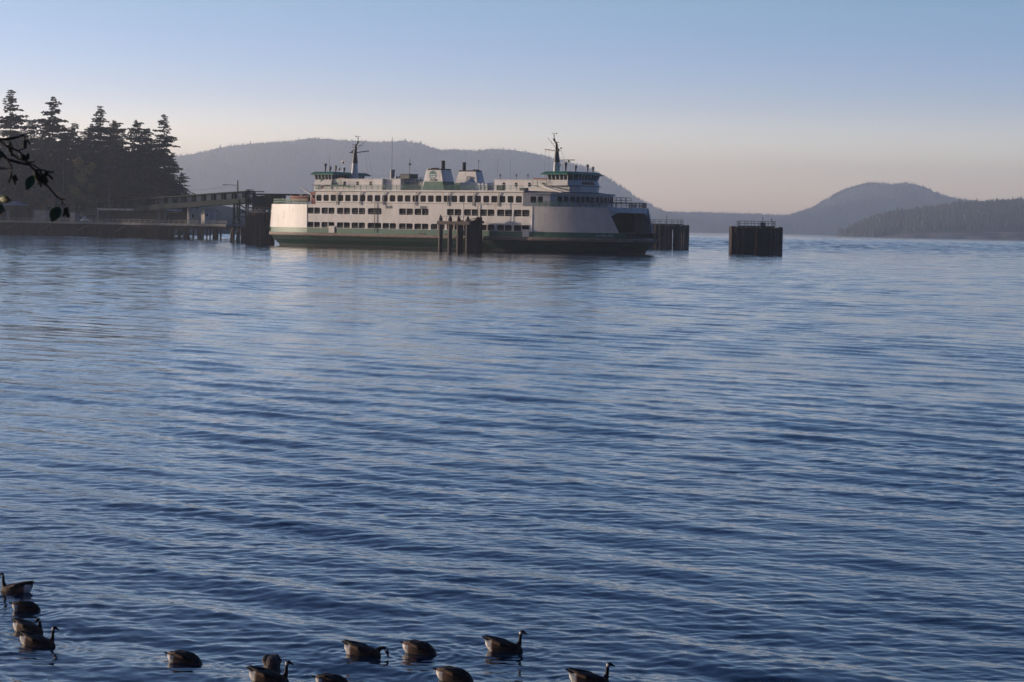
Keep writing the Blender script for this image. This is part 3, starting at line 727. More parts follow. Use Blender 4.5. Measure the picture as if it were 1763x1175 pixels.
funnel(-1, 'nearer funnel with teal round emblem', True)
f2 = funnel(1, 'farther funnel', False)
mb = MB(); mb.cyl((3.2, 5.6), .04, 18, 20.2, 6); mb.ball((3.2, 5.6, 20.2), .16); fpart(mb, 'pole', M['darkgrey'], f2)
mb = MB(); mb.b6(1.1, 2.3, 3.86, 3.93, 15.6, 16.7); fpart(mb, 'vent_grille', M['grey'], f2)

# wheelhouses, masts
def wheelhouse(sx):
    w = empty('wheelhouse'); w.parent = ferry
    X = lambda u: u * sx
    def pr(pts, z0, z1, top=None):
        p = [(X(a), b) for a, b in pts]; t = [(X(a), b) for a, b in (top or pts)]
        mb = MB(); mb.prism(p if sx > 0 else p[::-1], z0, z1, 0, t if sx > 0 else t[::-1]); return mb
    fpart(pr([(32, -5.4), (37.4, -5.4), (38.6, -3), (38.6, 3), (37.4, 5.4), (32, 5.4)], 13.0, 14.35), 'pedestal', M['white'], w)
    lo = [(31.5, -5.9), (37.2, -5.9), (38.4, -3.4), (38.4, 3.4), (37.2, 5.9), (31.5, 5.9)]
    hi = [(31.7, -5.5), (36.9, -5.5), (38.0, -3.2), (38.0, 3.2), (36.9, 5.5), (31.7, 5.5)]
    fpart(pr([(a + .35 * (a > 33), b * 1.03) for a, b in lo], 14.32, 14.45), 'bridge_wing_deck', M['darkgrey'], w)
    fpart(pr(lo, 14.45, 15.65, hi), 'bulwark_band', M['white'], w)
    top = [(31.6, -5.75), (37.1, -5.75), (38.3, -3.4), (38.3, 3.4), (37.1, 5.75), (31.6, 5.75)]
    fpart(pr([(a * .998, b * .985) for a, b in hi], 15.65, 16.75, [(a * .998, b * .985) for a, b in top]), 'glazing', M['glass2'], w)
    n = len(hi)
    for i in range(n):
        a, b, c, d = hi[i], hi[(i + 1) % n], top[i], top[(i + 1) % n]
        L = math.dist(a, b); k = max(1, int(L / 1.0))
        for j in range(k):
            t = j / k
            mb = MB(); mb.bar((X(a[0] + (b[0] - a[0]) * t), a[1] + (b[1] - a[1]) * t, 15.65), (X(c[0] + (d[0] - c[0]) * t), c[1] + (d[1] - c[1]) * t, 16.75), .15)
            fpart(mb, 'window_post', M['white'], w)
    ro = [(30.4, -6.6), (37.6, -6.6), (39.2, -3.9), (39.2, 3.9), (37.6, 6.6), (30.4, 6.6)]
    rt = [(31.2, -5.9), (37.0, -5.9), (38.3, -3.4), (38.3, 3.4), (37.0, 5.9), (31.2, 5.9)]
    mb = pr(ro, 16.75, 16.95); mb2 = pr(ro, 16.95, 17.45, rt); mb.add(mb2.v, mb2.f); fpart(mb, 'roof', M['green_roof'], w)
    if sx > 0:
        mb = MB(); mb.b6(38.3, 38.5, -2.2, 2.0, 14.75, 15.3); fpart(mb, 'name_board', M['redbrown'], w)
    # roof equipment
    for (u, y, h, k) in ((35.2, -4.0, 1.5, 0), (37.0, 1.5, 1.2, 1), (36.0, -1.5, .9, 2), (36.6, 4, .8, 2)):
        mb = MB(); mb.cyl((X(u), y), .12, 17.4, 17.4 + h, 8, r2=.25); mb.cyl((X(u), y), .36, 17.4 + h, 17.95 + h, 10, r2=.3)
        fpart(mb, 'searchlight', M['grey' if k else 'darkgrey'], w)
    mb = MB(); mb.cyl((X(33.0), -5.0), .035, 17.4, 21.5, 5); mb.cyl((X(33.0), -5.0), .09, 17.4, 19, 6); fpart(mb, 'whip_antenna', M['grey'], w)
    mb = MB(); mb.rail([(X(28), -6.2, 14.45), (X(31.5), -5.9, 14.45)], 1.1, 1.1, (1, .5), .03); mb.b6(X(27.6), X(31.6), -6.4, -4.8, 14.3, 14.42); fpart(mb, 'wing_railing', M['rail_green'], w)
    mb = MB()     # sloping stair with rails down to the sun deck
    mb.bar((X(30.8), -6.6, 14.4), (X(37.5), -7.4, 12.9), .12, .3); mb.bar((X(30.8), -7.6, 14.4), (X(37.5), -8.4, 12.9), .12, .3)
    for k in range(9):
        t = (k + .5) / 9; mb.box((X(30.8 + 6.7 * t), -7.1 - .8 * t, 14.4 - 1.5 * t), (.3, 1, .06))
    mb.bar((X(30.8), -7.6, 15.3), (X(37.5), -8.4, 13.9), .05); mb.bar((X(30.8), -7.6, 14.9), (X(37.5), -8.4, 13.4), .05)
    if sx > 0: fpart(mb, 'stair', M['white'], w)
    # mast
    ms = empty('mast'); ms.parent = ferry
    lean = .035 * sx
    x0 = X(29.8 if sx > 0 else 29.6)
    mb = MB(); mb.tube([(x0, 0, 15.6), (x0 - .05 * sx, 0, 19.6)], [1.0, .72], 10, sy=.8); fpart(mb, 'mast_base', M['white'], ms)
    mb = MB(); mb.tube([(x0 - .05 * sx, 0, 19.6), (x0 - .1 * sx, 0, 22.0), (x0 - .25 * sx, 0, 23.8), (x0 - .9 * sx, 0, 25.0 - .6)], [.72, .42, .25, .16], 10)
    mb.bar((x0 - .9 * sx, 0, 24.2), (x0 - .95 * sx, 0, 25.9), .09)
    for z in (22.6, 23.3, 23.9): mb.bar((x0 - .2 * sx, 0, z), (x0 + .55 * sx, -.2, z + .05), .14)
    mb.ball((x0 - .9 * sx, 0, 24.6), .28); mb.ball((x0 + .6 * sx, -.3, 22.3), .24); mb.ball((x0 + .8 * sx, .3, 22.7), .2)
    mb.ball((x0 - .92 * sx, 0, 25.4), .16)
    fpart(mb, 'upper_mast', M['black'], ms)
    mb = MB(); mb.bar((x0, 0, 22.05), (x0 - 3.9 * sx, .6, 22.5), .18, .22); mb.bar((x0, 0, 22.0), (x0 + 1.4 * sx, -.4, 22.1), .16); mb.bar((x0 - .4 * sx, 0, 22.7), (x0 - 3.0 * sx, .5, 25.0), .08); mb.bar((x0 - .5 * sx, 0, 23.8), (x0 - 1.9 * sx, .3, 23.8), .07)
    mb.bar((x0 - 1.6 * sx, 0, 25.8), (x0 - .3 * sx, 0, 25.9), .09); mb.bar((x0 - .3 * sx, 0, 25.8), (x0 - .1 * sx, 0, 26.0), .15)
    fpart(mb, 'crossarm', M['black'], ms)
    mb = MB(); mb.bar((x0 + .5 * sx, 0, 18.6), (x0 + 1.6 * sx, -.2, 19.5), .12, .3); mb.bar((x0 + 1.5 * sx, -.2, 19.5), (x0 + 3.9 * sx, -.3, 19.55), .3, .12); fpart(mb, 'radar_bracket', M['white'], ms)
    for (dx, z, s_) in ((3.4, 20.0, 1.3), (4.6 if sx < 0 else 3.9, 18.4, 1.05)):
        mb = MB(); mb.cyl((x0 + dx * sx, -.3), .22, z - .45, z, 8); mb.bar((x0 + (dx - s_) * sx, -.8, z + .1), (x0 + (dx + s_) * sx, .2, z + .1), .22, .14)
        if dx == 3.9: continue
        fpart(mb, 'radar_scanner', M['darkgrey'], ms)
    for (dx, zt) in ((-3.6, 22.4), (-2.6, 22.3), (1.0, 22.0)):
        mb = MB(); mb.bar((x0 + dx * sx, .5, zt), (x0 + dx * sx * (1.25 if dx < 0 else 2.2), 1.5, 15.8), .03); fpart(mb, 'stay', M['grey'], ms)
wheelhouse(1); wheelhouse(-1)
mb = MB(); mb.b6(-30.4, -28.2, -5.1, -4.7, 15.86, 16.1); fpart(mb, 'orange_board', M['orange'])
# near-side awnings under the left wheelhouse
mb = MB(); mb.bar((-36.2, -5.6, 13.1), (-34.8, -5.6, 15.9), .2); mb.b6(-37.6, -34.0, -6.0, 6.0, 12.9, 13.1); fpart(mb, 'awning_post', M['rail_green'])
# ship's name on both ends of the near side
def text_obj(s, size, name, par, m_, loc, rot, ext=.01, sx=1.0):
    cu = bpy.data.curves.new(name, 'FONT'); cu.body = s; cu.size = size; cu.extrude = ext; cu.align_x = 'CENTER'; cu.align_y = 'CENTER'; cu.space_character = 1.15
    t = bpy.data.objects.new(name + '_src', cu); COL.objects.link(t); bpy.context.view_layer.update()
    me = bpy.data.meshes.new_from_object(t.evaluated_get(bpy.context.evaluated_depsgraph_get()))
    bpy.data.objects.remove(t); bpy.data.curves.remove(cu)
    me.materials.clear(); me.materials.append(m_)
    o = bpy.data.objects.new(name, me); COL.objects.link(o); o.parent = par; o.location = loc; o.rotation_euler = rot; o.scale = (sx, 1, 1)
    return o
tap = math.atan2(TV(47) - TV(50.4), 3.4)
text_obj('CHELAN', 0.75, 'ship_name', ferry, M['logo_white'], (48.7, -TV(48.7) - .06, 3.8), (math.pi / 2, 0, tap), sx=1.15)

# rescue boat and davit on the left end deck
rb = empty('rescue_boat', (0, 0, 0)); tag(rb, 'small orange rescue boat hanging by the davit on the left end deck of the ferry', 'boat')
rb.location = ferry.matrix_world @ Vector((0, 0, 0)); rb.location = ferry.location; rb.rotation_euler = ferry.rotation_euler
mb = MB(); st = [(-41.0, .15, .5), (-40.2, .7, .15), (-38.5, 1.0, 0), (-36.5, 1.0, 0), (-35.2, .85, .1)]
vs = []
for x, w, z in st:
    for a in (0, .25, .5, .75, 1): 
        t = math.pi * a; vs.append((x, -9.3 - w * math.cos(t), 11.35 - (1.05 - z) * math.sin(t) ** .7 if 0 < a < 1 else 11.35 + z * .4))
fs = []
for i in range(len(st) - 1):
    for k in range(4): fs.append((i * 5 + k, i * 5 + k + 1, i * 5 + k + 6, i * 5 + k + 5))
fs += [(0, 1, 2, 3, 4), (20, 21, 22, 23, 24)]
mb.add(vs, fs); o = mb.build('boat_hull', M['orange'], rb)
mb = MB(); mb.tube([(-35.2, -8.4, 11.5), (-38.5, -8.25, 11.45), (-40.6, -8.7, 11.6), (-41.2, -9.3, 11.7), (-40.6, -9.9, 11.6), (-38.5, -10.35, 11.45), (-35.2, -10.2, 11.5)], .2, 8); mb.build('float_tube', M['orange'], rb)
mb = MB(); mb.b6(-38.2, -37.2, -9.6, -9.0, 11.2, 12.1); mb.b6(-35.6, -35.2, -9.6, -9.0, 11.0, 12.0); mb.build('console', M['black'], rb)
dv = empty('davit'); dv.parent = ferry
mb = MB(); mb.tube([(-33.0, -11.0, 9.8), (-33.0, -11.0, 11.8), (-33.6, -10.9, 12.3), (-36.8, -10.6, 13.6)], [.2, .2, .2, .14], 8); fpart(mb, 'davit_arm', M['white'], dv)
mb = MB(); mb.bar((-36.7, -10.6, 13.55), (-37.5, -9.4, 11.9), .04); fpart(mb, 'fall_wire', M['darkgrey'], dv)
mb = MB(); mb.b6(-32.4, -31.0, -11.6, -9.8, 9.8, 11.2); mb.b6(-32.6, -31.0, -11.8, -9.6, 11.9, 12.6); mb.cyl((-32.6, -10.8), .4, 9.8, 12.0); fpart(mb, 'winch', M['redbrown'], dv)

# ================================================================== DOLPHINS (pile clusters)
DH = Vector((math.cos(FTH), -math.sin(FTH), 0)); NH = Vector((-math.sin(FTH), -math.cos(FTH), 0)); FC = Vector((-14.3, 521, 0))
def hull_pt(u, v, z=0): return FC + DH * u + NH * v + Vector((0, 0, z))
def u_at(px, v, py=400):
    d = FW + RT * ((px - 881.5) / F_PX) + UP * ((587.5 - py) / F_PX)
    t = ((FC - CP).dot(NH) + v) / d.dot(NH); return (CP + d * t - FC).dot(DH)
def bird(loc, rz, label, grp):
    mb = MB(); mb.tube([(-.26, 0, .12), (-.12, 0, .14), (0, 0, .17), (.12, 0, .2), (.17, 0, .28), (.2, 0, .33), (.3, 0, .31)], [.01, .06, .09, .07, .045, .045, .01], 8)
    mb.bar((0, .02, 0), (0, .02, .1), .02); mb.bar((0, -.02, 0), (0, -.02, .1), .02)
    o = mb.build('gull', M['gull']); o.location = loc; o.rotation_euler = (0, 0, rz); tag(o, label, 'gull', grp)
    return o
# centre dolphin beside the ferry
d1 = empty('mooring_dolphin', hull_pt(12.5, 15.6), -FTH); tag(d1, 'mooring dolphin of thick steel piles standing against the middle of the ferry', 'dolphin')
loc1 = lambda u, v: (u - 12.5, -(v - 15.6))
piles = [(758.2, 17.0, 7.4), (774.5, 17.0, 7.35), (789.5, 17.0, 7.35), (805, 17.0, 7.25)]
for i, (px, v, h) in enumerate(piles):
    u = u_at(px, v, 410); x, y = loc1(u, v)
    mb = MB(); mb.cyl((x, y), .43, -3, h - .6, 14); mb.cyl((x, y), .45, h - .6, h + .35, 14, r2=.05); mb.build('steel_pile', [M['pile_steel']], d1)
    mb = MB(); mb.ball((x - .75, y - .1, 3.1), .17)
    if i > 1: mb.build('marker_ball', M['logo_white'], d1)
for k, pxx in enumerate((794, 800.5, 812, 815.5, 819, 822.5, 826)):
    u = u_at(pxx, 15.0, 410); x, y = loc1(u, 15.0 - .5 * (k % 2))
    mb = MB(); mb.cyl((x, y), .4, -3, 6.6 - (0.35 if k > 6 else 0), 10); mb.build('timber_pile', M['pile'], d1)
for px in (760, 776):
    u = u_at(px, 14.2, 410); x, y = loc1(u, 14.2); mb = MB(); mb.cyl((x, y), .3, -3, 6.0, 10); mb.build('timber_pile', M['pile'], d1)
ua, ub = u_at(755, 17, 380), u_at(811, 17, 380); x0, y0 = loc1(ua, 17.0); x1, y1 = loc1(ub, 17.0)
mb = MB(); mb.b6(x0, x1, y0 - .55, y0 - .45, 5.6, 6.25); mb.b6(x0, x1, y0 + .45, y0 + .55, 5.6, 6.25); mb.b6(x0, x1, y0 - .45, y0 + .45, 6.26, 6.36); mb.build('cap_beam', M['timber'], d1)
u2 = u_at(811, 15, 390); u3 = u_at(827.5, 15, 390); xa, ya = loc1(u2, 15.0); xb, yb = loc1(u3, 15.0)
mb = MB(); mb.b6(xa, xb, ya - .6, ya - .45, -1.5, 6.0); mb.b6(xa, xb, ya + .45, ya + .6, -1.5, 6.0); mb.b6(xb - .1, xb, ya - .45, ya + .45, -1.5, 6.0); mb.build('fender_panel', M['fender'], d1)
mb = MB(); mb.prism([(xa, ya - .8), (xb, ya - .8), (xb, ya + 1.2), (xa, ya + 1.2)], 6.02, 6.5); mb.bar((xb - 3.5, ya - .8, 6.5), (xb, ya - .6, 7.3), .15); mb.bar((xb - .1, ya, 5.0), (xb - .1, ya, 9.0), .13); mb.prism([(xb - 1.8, ya - .5), (xb, ya - .5), (xb, ya + .5), (xb - 1.8, ya + .5)], 6.5, 7.3, 0, [(xb - .3, ya - .5), (xb, ya - .5), (xb, ya + .5), (xb - .3, ya + .5)]); mb.build('timber_cap', M['pile'], d1)
mb = MB(); mb.rail([(x0 + .5, y0, 6.36), (x1 - .5, y0, 6.36)], 1.0, 1.6, (1,), .03); mb.build('railing', M['darkgrey'], d1)
um = u_at(798.5, 16, 360); xm, ym = loc1(um, 16.0); mb = MB(); mb.cyl((xm, ym), .06, 5.9, 12.3, 6); mb.build('pole', M['darkgrey'], d1)

def cluster_dolphin(px, Y, rx, ry, rz, n, hp, label, gap=None, panels=(), plat=True, key=0):
    rd = random.Random(key)
    c = at(px, hz(px) + CAM_H * F_PX / Y, Y); e = empty('mooring_dolphin', (c.x, c.y, 0), rz); tag(e, label, 'dolphin', None)
    for k in range(n):
        a = 2 * math.pi * k / n + .05
        if gap and gap[0] < k < gap[1]: continue
        sq = 1 / max(abs(math.cos(a)), abs(math.sin(a))) ** .55
        x, y = rx * math.cos(a) * sq, ry * math.sin(a) * sq
        r = .3 + rd.random() * .16; h = hp - rd.random() * .5; x *= 1 + rd.uniform(-.04, .04); y *= 1 + rd.uniform(-.05, .05)
        mb = MB(); mb.tube([(x, y, -3), (x + rd.uniform(-.05, .05), y, h)], [r * 1.05, r], 10)
        mb.build('pile', M['pile' if rd.random() < .7 else 'pile_steel'], e)
    for (xx0, xx1, yy, z1) in panels:
        mb = MB(); mb.b6(xx0, xx1, yy - .25, yy, -1, z1); 
        for k in range(int(abs(xx1 - xx0) / .5)): mb.b6(xx0 + k * .5 + .05, xx0 + k * .5 + .12, yy - .33, yy - .25, -1, z1)
        mb.build('fender_panel', M['fender'], e)
    mb = MB(); pts = [(rx * .92 * math.cos(a) / max(abs(math.cos(a)), abs(math.sin(a))) ** .5, ry * .92 * math.sin(a) / max(abs(math.cos(a)), abs(math.sin(a))) ** .5) for a in np.linspace(0, 2 * math.pi, 17)[:-1]]
    mb.prism(pts, hp - 1.5, hp - .35); mb.build('timber_deck', M['pile'], e)
    mb = MB(); mb.b6(-rx * .7, rx * (.22 if key == 5 else .7), -.2, .2, -2, hp - 1.55); mb.b6(-.2, .2, -ry * .7, -.25, 1.0, 1.5); mb.build('inner_bracing', M['fender'], e)
    mb = MB(); mb.b6(-rx * .72, rx * .72, -ry * .5, ry * .5, hp - .3, hp + .15); mb.build('platform', M['timber'], e)
    mb = MB(); q = [(-rx * .72, -ry * .5, hp + .15), (rx * .72, -ry * .5, hp + .15), (rx * .72, ry * .5, hp + .15), (-rx * .72, ry * .5, hp + .15), (-rx * .72, -ry * .5, hp + .15)]
    mb.rail(q, 1.1, 1.6, (1, .5), .045); mb.build('railing', M['timber'], e)
    return e
d2 = cluster_dolphin(1301, 552, 5.9, 4.6, -0.25, 34, 6.5, 'squat round dolphin of tall dark piles standing alone in open water right of the ferry', key=3,
    panels=((-1.6, 0.2, -5.2, 6.0), (1.5, 3.2, -5.15, 6.1)))
for (x, y, h) in ((1.7, -1, 1.9), (3.6, 0.5, 1.6)):
    mb = MB(); mb.cyl((x, y), .06, 6.6, 6.6 + h, 6); mb.ball((x, y, 6.7 + h), .16); mb.build('beacon', M['darkgrey'], d2)
mb = MB(); mb.b6(1.2, 2.3, -1.6, -.8, 6.65, 7.5); mb.build('equipment_box', M['grey'], d2)
for k, (x, y) in enumerate(((1.0, -2.1), (2.6, -2.0), (-4.8, -2.6))): 
    p = d2.location + Matrix.Rotation(-0.25, 3, 'Z') @ Vector((x, y, 6.67)); bird(p, .5 + k * 2, ['gull standing left of the equipment box on the lone round dolphin', 'gull standing right of the equipment box on the lone round dolphin', 'gull at the left rim of the lone round dolphin'][k], 'gulls on the lone dolphin')
d3 = cluster_dolphin(1146, 645, 5.9, 5.2, -0.3, 30, 6.9, 'dark pile dolphin behind the right end of the ferry, with a thin pole', key=5,
    panels=((-4.0, -2.2, -5.8, 6.3), (3.9, 5.3, -5.7, 6.8)))
mb = MB(); mb.cyl((.6, -2), .07, 7, 9.2, 6); mb.ball((.6, -2, 9.2), .14); mb.build('pole', M['darkgrey'], d3)
mb = MB(); mb.cyl((4.2, -1.5), .12, 7, 8.1, 6); mb.ball((4.2, -1.5, 8.25), .28); mb.build('lamp', M['logo_white'], d3)
d0 = cluster_dolphin(449, 566, 2.5, 2.6, -0.5, 18, 7.9, 'tall narrow pile dolphin at the left end of the ferry, wire spikes along its top', key=9, panels=((-2.4, 0.9, -3.0, 7.1), (1.4, 2.6, -2.9, 7.1)))
mb = MB()
rd = random.Random(4)
for k in range(26): 
    x = -2.6 + k * .2; mb.bar((x, -2.7, 7.9), (x + rd.uniform(-.35, .35), -2.7 + rd.uniform(-.3, .3), 8.6 + rd.random() * .5), .05)
mb.build('bird_spikes', M['grey'], d0)

# ================================================================== PIER
PA = Vector((-174.0, 761, 0)); PB = Vector((-85.5, 683, 0)); PD_ = (PB - PA).normalized(); PN = Vector((-PD_.y, PD_.x, 0))
PA = PA - PD_ * 70
PLEN = (PB - PA).length; PZ = 4.5
prz = math.atan2(PD_.y, PD_.x)
pier = empty('pier', PA, prz); tag(pier, 'long timber ferry pier with a pale deck edge running in from the left', 'pier')
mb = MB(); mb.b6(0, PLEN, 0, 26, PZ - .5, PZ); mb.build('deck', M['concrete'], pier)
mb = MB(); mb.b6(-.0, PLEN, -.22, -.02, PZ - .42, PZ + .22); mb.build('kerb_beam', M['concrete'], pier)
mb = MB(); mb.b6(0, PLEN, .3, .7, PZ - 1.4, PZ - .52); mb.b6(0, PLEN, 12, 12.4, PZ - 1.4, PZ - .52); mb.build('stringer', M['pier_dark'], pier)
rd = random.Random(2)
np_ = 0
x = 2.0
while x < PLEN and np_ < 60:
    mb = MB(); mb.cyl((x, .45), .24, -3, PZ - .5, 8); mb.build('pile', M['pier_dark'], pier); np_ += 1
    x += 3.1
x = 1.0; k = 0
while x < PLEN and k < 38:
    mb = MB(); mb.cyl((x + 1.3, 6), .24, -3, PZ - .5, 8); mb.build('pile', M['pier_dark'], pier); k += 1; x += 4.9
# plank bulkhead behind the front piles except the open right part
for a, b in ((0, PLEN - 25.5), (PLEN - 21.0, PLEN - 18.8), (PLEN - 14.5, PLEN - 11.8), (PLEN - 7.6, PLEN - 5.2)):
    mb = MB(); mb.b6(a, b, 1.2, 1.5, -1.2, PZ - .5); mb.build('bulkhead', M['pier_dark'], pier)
for k in range(5):
    mb = MB(); s = 60 + k * 19; mb.bar((s, .1, 2.3 - .4), (s + 5, .1, PZ - .9), .18); mb.build('diagonal_brace', M['timber'], pier)
n = 14
for k in range(n):
    a, b = PLEN * k / n, PLEN * (k + 1) / n
    mb = MB(); mb.rail([(a + .05, .1, PZ), (b - .05, .1, PZ)], 1.15, 2.5, (1, .55), .05); mb.build('railing', M['grey'], pier)
def on_pier(px, off, z=PZ, py=385):
    """world point of the pier where image column px meets a line 'off' metres behind the pier edge"""
    o = PA + PN * off
    d = FW + RT * ((px - 881.5) / F_PX) + UP * ((587.5 - py) / F_PX)
    t = (o - CP).dot(PN) / d.dot(PN); q = CP + d * t; return Vector((q.x, q.y, z))
# sheds on the pier
def shed(px0, px1, off, dep, h, label, roof='flat', mt='white2', name='shed', rot=None):
    a = on_pier(px0, off); b = on_pier(px1, off); L = (b - a).length
    e = empty(name, a, prz); tag(e, label, name.replace('_', ' '))
    mb = MB(); mb.b6(0, L, 0, dep, 0, h); mb.build('wall', M[mt], e)
    mb = MB()
    if roof == 'flat': mb.b6(-.25, L + .25, -.25, dep + .25, h, h + .22)
    else:
        mb.prism([(-.3, -.4), (L + .3, -.4), (L + .3, dep + .4), (-.3, dep + .4)], h, h + 1.4, 0, [(L * .25, dep * .45), (L * .75, dep * .45), (L * .75, dep * .55), (L * .25, dep * .55)])
    mb.build('roof', M['darkgrey' if roof == 'flat' else 'blue_roof'], e)
    if rot is not None:
        e.rotation_euler = (0, 0, R_(rot)); k_ = abs(px1 - px0) * e.location.y / F_PX / (L * math.cos(R_(rot))); e.scale = (k_ * .9, k_ * .9, 1)
    return e, L
e, L = shed(325.5, 344, 3.0, 5, 5.0, 'pale square shed on the pier, left one of the two below the walkway', rot=19)
mb = MB(); mb.b6(1.4, 2.3, -.05, .03, 2.0, 3.1); mb.build('window', M['glass'], e)
e2, L2 = shed(352, 372, 3.0, 4.6, 4.6, 'pale square shed on the pier with a canopy on its right, nearer the ferry', rot=27)
mb = MB(); mb.prism([(L2, -.2), (L2 + 2.2, -.2), (L2 + 2.2, 4), (L2, 4)], 3.1, 3.25, 0); mb.bar((L2 + 2.1, 0, 0), (L2 + 2.1, 0, 3.1), .2); mb.bar((L2 + 2.1, 3.9, 0), (L2 + 2.1, 3.9, 3.1), .2); mb.bar((L2, -.2, 4.4), (L2 + 2.2, -.2, 3.2), .15); mb.build('canopy', M['darkgrey'], e2)
mb = MB(); mb.b6(.8, 1.5, -.05, .03, 2.6, 3.2); mb.build('window', M['glass'], e2)
# long low covered shed with corrugated roof edge
a = on_pier(168.5, 9); b = on_pier(283, 9); L = (b - a).length; cs = empty('covered_shed', a, prz); tag(cs, 'long low shed with a pale corrugated roof edge on the pier under the trees', 'shed')
mb = MB(); mb.b6(.3, L - .3, .3, 7, 0, 4.0); mb.build('wall', M['girder'], cs)
mb = MB(); 
for k in range(int(L / .42)): mb.prism([(k * .42, -.3), (k * .42 + .26, -.3), (k * .42 + .26, 7.2), (k * .42, 7.2)], 4.02, 4.55)
mb.b6(-.1, L + .1, -.1, 7.2, 3.98, 4.3); mb.build('corrugated_roof', M['white2'], cs)
mb = MB(); mb.b6(0, .18, -.25, -.05, 0, 4.0); mb.build('end_post', M['white2'], cs)
e3, L3 = shed(290, 322, 8, 4, 3.4, 'dark low store between the long corrugated shed and the pale sheds', mt='girder', name='store')
e4, L4 = shed(2, 27, 10, 5, 5.2, 'booth with a blue hipped roof at the far left of the pier', 'hip', 'girder', 'booth')
mb = MB(); mb.b6(.8, 2.4, -.04, .03, 1.6, 3.6); mb.build('window', M['glass'], e4)
mb = MB(); mb.b6(3.2, 4.6, -.04, .03, 0, 3.4); mb.build('door', M['blue_roof'], e4)
e5, L5 = shed(38, 56, 15, 4, 4.2, 'grey flat roofed store right of the blue roofed booth', mt='girder', name='store')
e6, L6 = shed(58.5, 79, 7, 3.5, 3.6, 'pale ribbed container shed on the pier behind the hanging leaves', mt='grey', name='container')
for k in range(9):
    mb = MB(); mb.b6(k * L6 / 9, k * L6 / 9 + .12, -.08, 0, 0, 3.6)
mb = MB(); [mb.b6(k * L6 / 9, k * L6 / 9 + .12, -.08, 0, 0, 3.6) for k in range(9)]; mb.build('ribs', M['grey'], e6)
e7, L7 = shed(121, 129, 5, 2, 3.0, 'small grey cabinet on the pier left of the long corrugated shed', mt='grey', name='cabinet')
# poles
def pole(px, ytop, off, label, arm=None, name='light_pole', r=.1, m_='grey', z=PZ, cat='light pole'):
    p = on_pier(px, off); p.z = z; top = at(px, ytop, p.y).z
    e = empty(name, p); tag(e, label, cat)
    mb = MB(); mb.cyl((0, 0), r * 1.2, 0, top - z, 8, r2=r * .7); mb.build('shaft', M[m_], e)
    if arm:
        mb = MB(); mb.tube([(0, 0, top - z + arm[2]), (arm[0] * .5, 0, top - z + arm[2] + arm[1]), (arm[0], 0, top - z + arm[2] + arm[1])], .07, 6); mb.build('arm', M[m_], e)
        mb = MB(); mb.tube([(arm[0] * .8, 0, top - z + arm[2] + arm[1] - .05), (arm[0] * 1.25, 0, top - z + arm[2] + arm[1] - .1)], [.1, .17], 8); mb.build('lamp_head', M['lampglass'], e)
    return e
pole(187.5, 312, 1.2, 'thin pale light pole at the pier edge in front of the long shed')
pole(66.5, 233, 60, 'tall thin pole against the trees, left of two', r=.1, z=6)
pole(108, 280, 50, 'shorter thin pole against the trees, right of two', r=.09, z=6)
up = pole(408.5, 311, 4, 'dark utility pole with a curved lamp arm rising through the walkway end', (-3.6, .5, -1.8), 'utility_pole', .28, 'black', cat='utility pole')
wire_a = on_pier(405, 6); 
# overhead wires
mb = MB(); pa = at(409, 318, up.location.y); pb = at(250, 322, 800)
mb.tube([pa.lerp(pb, t) + Vector((0, 0, -1.5 * 4 * t * (1 - t))) for t in np.linspace(0, 1, 9)], .035, 4); w = mb.build('power_line', M['black']); tag(w, 'thin sagging wire running left from the utility pole', 'wire')
# parked vehicles on the pier roadway
def car(px, off, rz, mt, label, tall=0, L=4.5):
    p = on_pier(px, off); e = empty('parked_car', (p.x, p.y, PZ), prz + rz); tag(e, label, 'car', 'vehicles parked on the pier')
    mb = MB(); w = .88
    prof = [(-L / 2, .35), (-L / 2, .85), (-L * .42, 1.0), (-L * .36, 1.45 + tall), (L * .12, 1.48 + tall), (L * .24, 1.0), (L / 2 - .1, .85), (L / 2, .35)]
    vs = [(x, -w, z) for x, z in prof] + [(x, w, z) for x, z in prof]; n = len(prof)
    mb.add(vs, [tuple(range(n)), tuple(range(n, 2 * n))[::-1]] + [(i, (i + 1) % n, (i + 1) % n + n, i + n) for i in range(n)]); mb.build('body', M[mt], e)
    mb = MB(); mb.b6(-L * .33, L * .14, -w - .01, w + .01, 1.02, 1.36 + tall); mb.build('window', M['glass'], e)
    for sx in (-1, 1):
        for sy in (-1, 1):
            mb = MB(); mb.tube([(sx * L * .3, sy * w * 1.02, .33), (sx * L * .3, sy * w * .8, .33)], .33, 12); mb.build('wheel', M['tyre'], e)
car(90, 18, 0, 'carpaint1', 'silver car on the pier behind the leaves right of the container shed')
car(101, 18, .1, 'carpaint2', 'dark blue car on the pier between the silver car and the white van')
car(143, 16, 0, 'carpaint3', 'white van on the pier left of the long corrugated shed', .6, 5)

# ================================================================== OVERHEAD WALKWAY, TOWER, GANGWAY
wk = empty('walkway', (0, 0, 0)); tag(wk, 'long covered overhead passenger walkway sloping up over the pier to the dock tower', 'walkway')
A = at(95, 352.5, 800); B = at(424, 328.5, 640)
Ab = at(95, 374, 800); Bb = at(424, 349.5, 640); Am = at(95, 365, 800); Bm = at(424, 341, 640)
back = Vector((.66, .75, 0)) * 3.0
def strip(mb, p, q, r, s, off=Vector((0, 0, 0)), th=.25, mi=0):
    o = Vector((.66, .75, 0)) * th
    a = [p + off, q + off, r + off, s + off]; b = [v + o for v in a]
    mb.add(a + b, [(0, 1, 2, 3), (7, 6, 5, 4), (0, 4, 5, 1), (1, 5, 6, 2), (2, 6, 7, 3), (3, 7, 4, 0)], mi)
for nm, k in (('girder', 0), ('girder', 1)):
    mb = MB(); strip(mb, Ab, Bb, Bm, Am, back * k); mb.build('girder', M['girder'], wk)
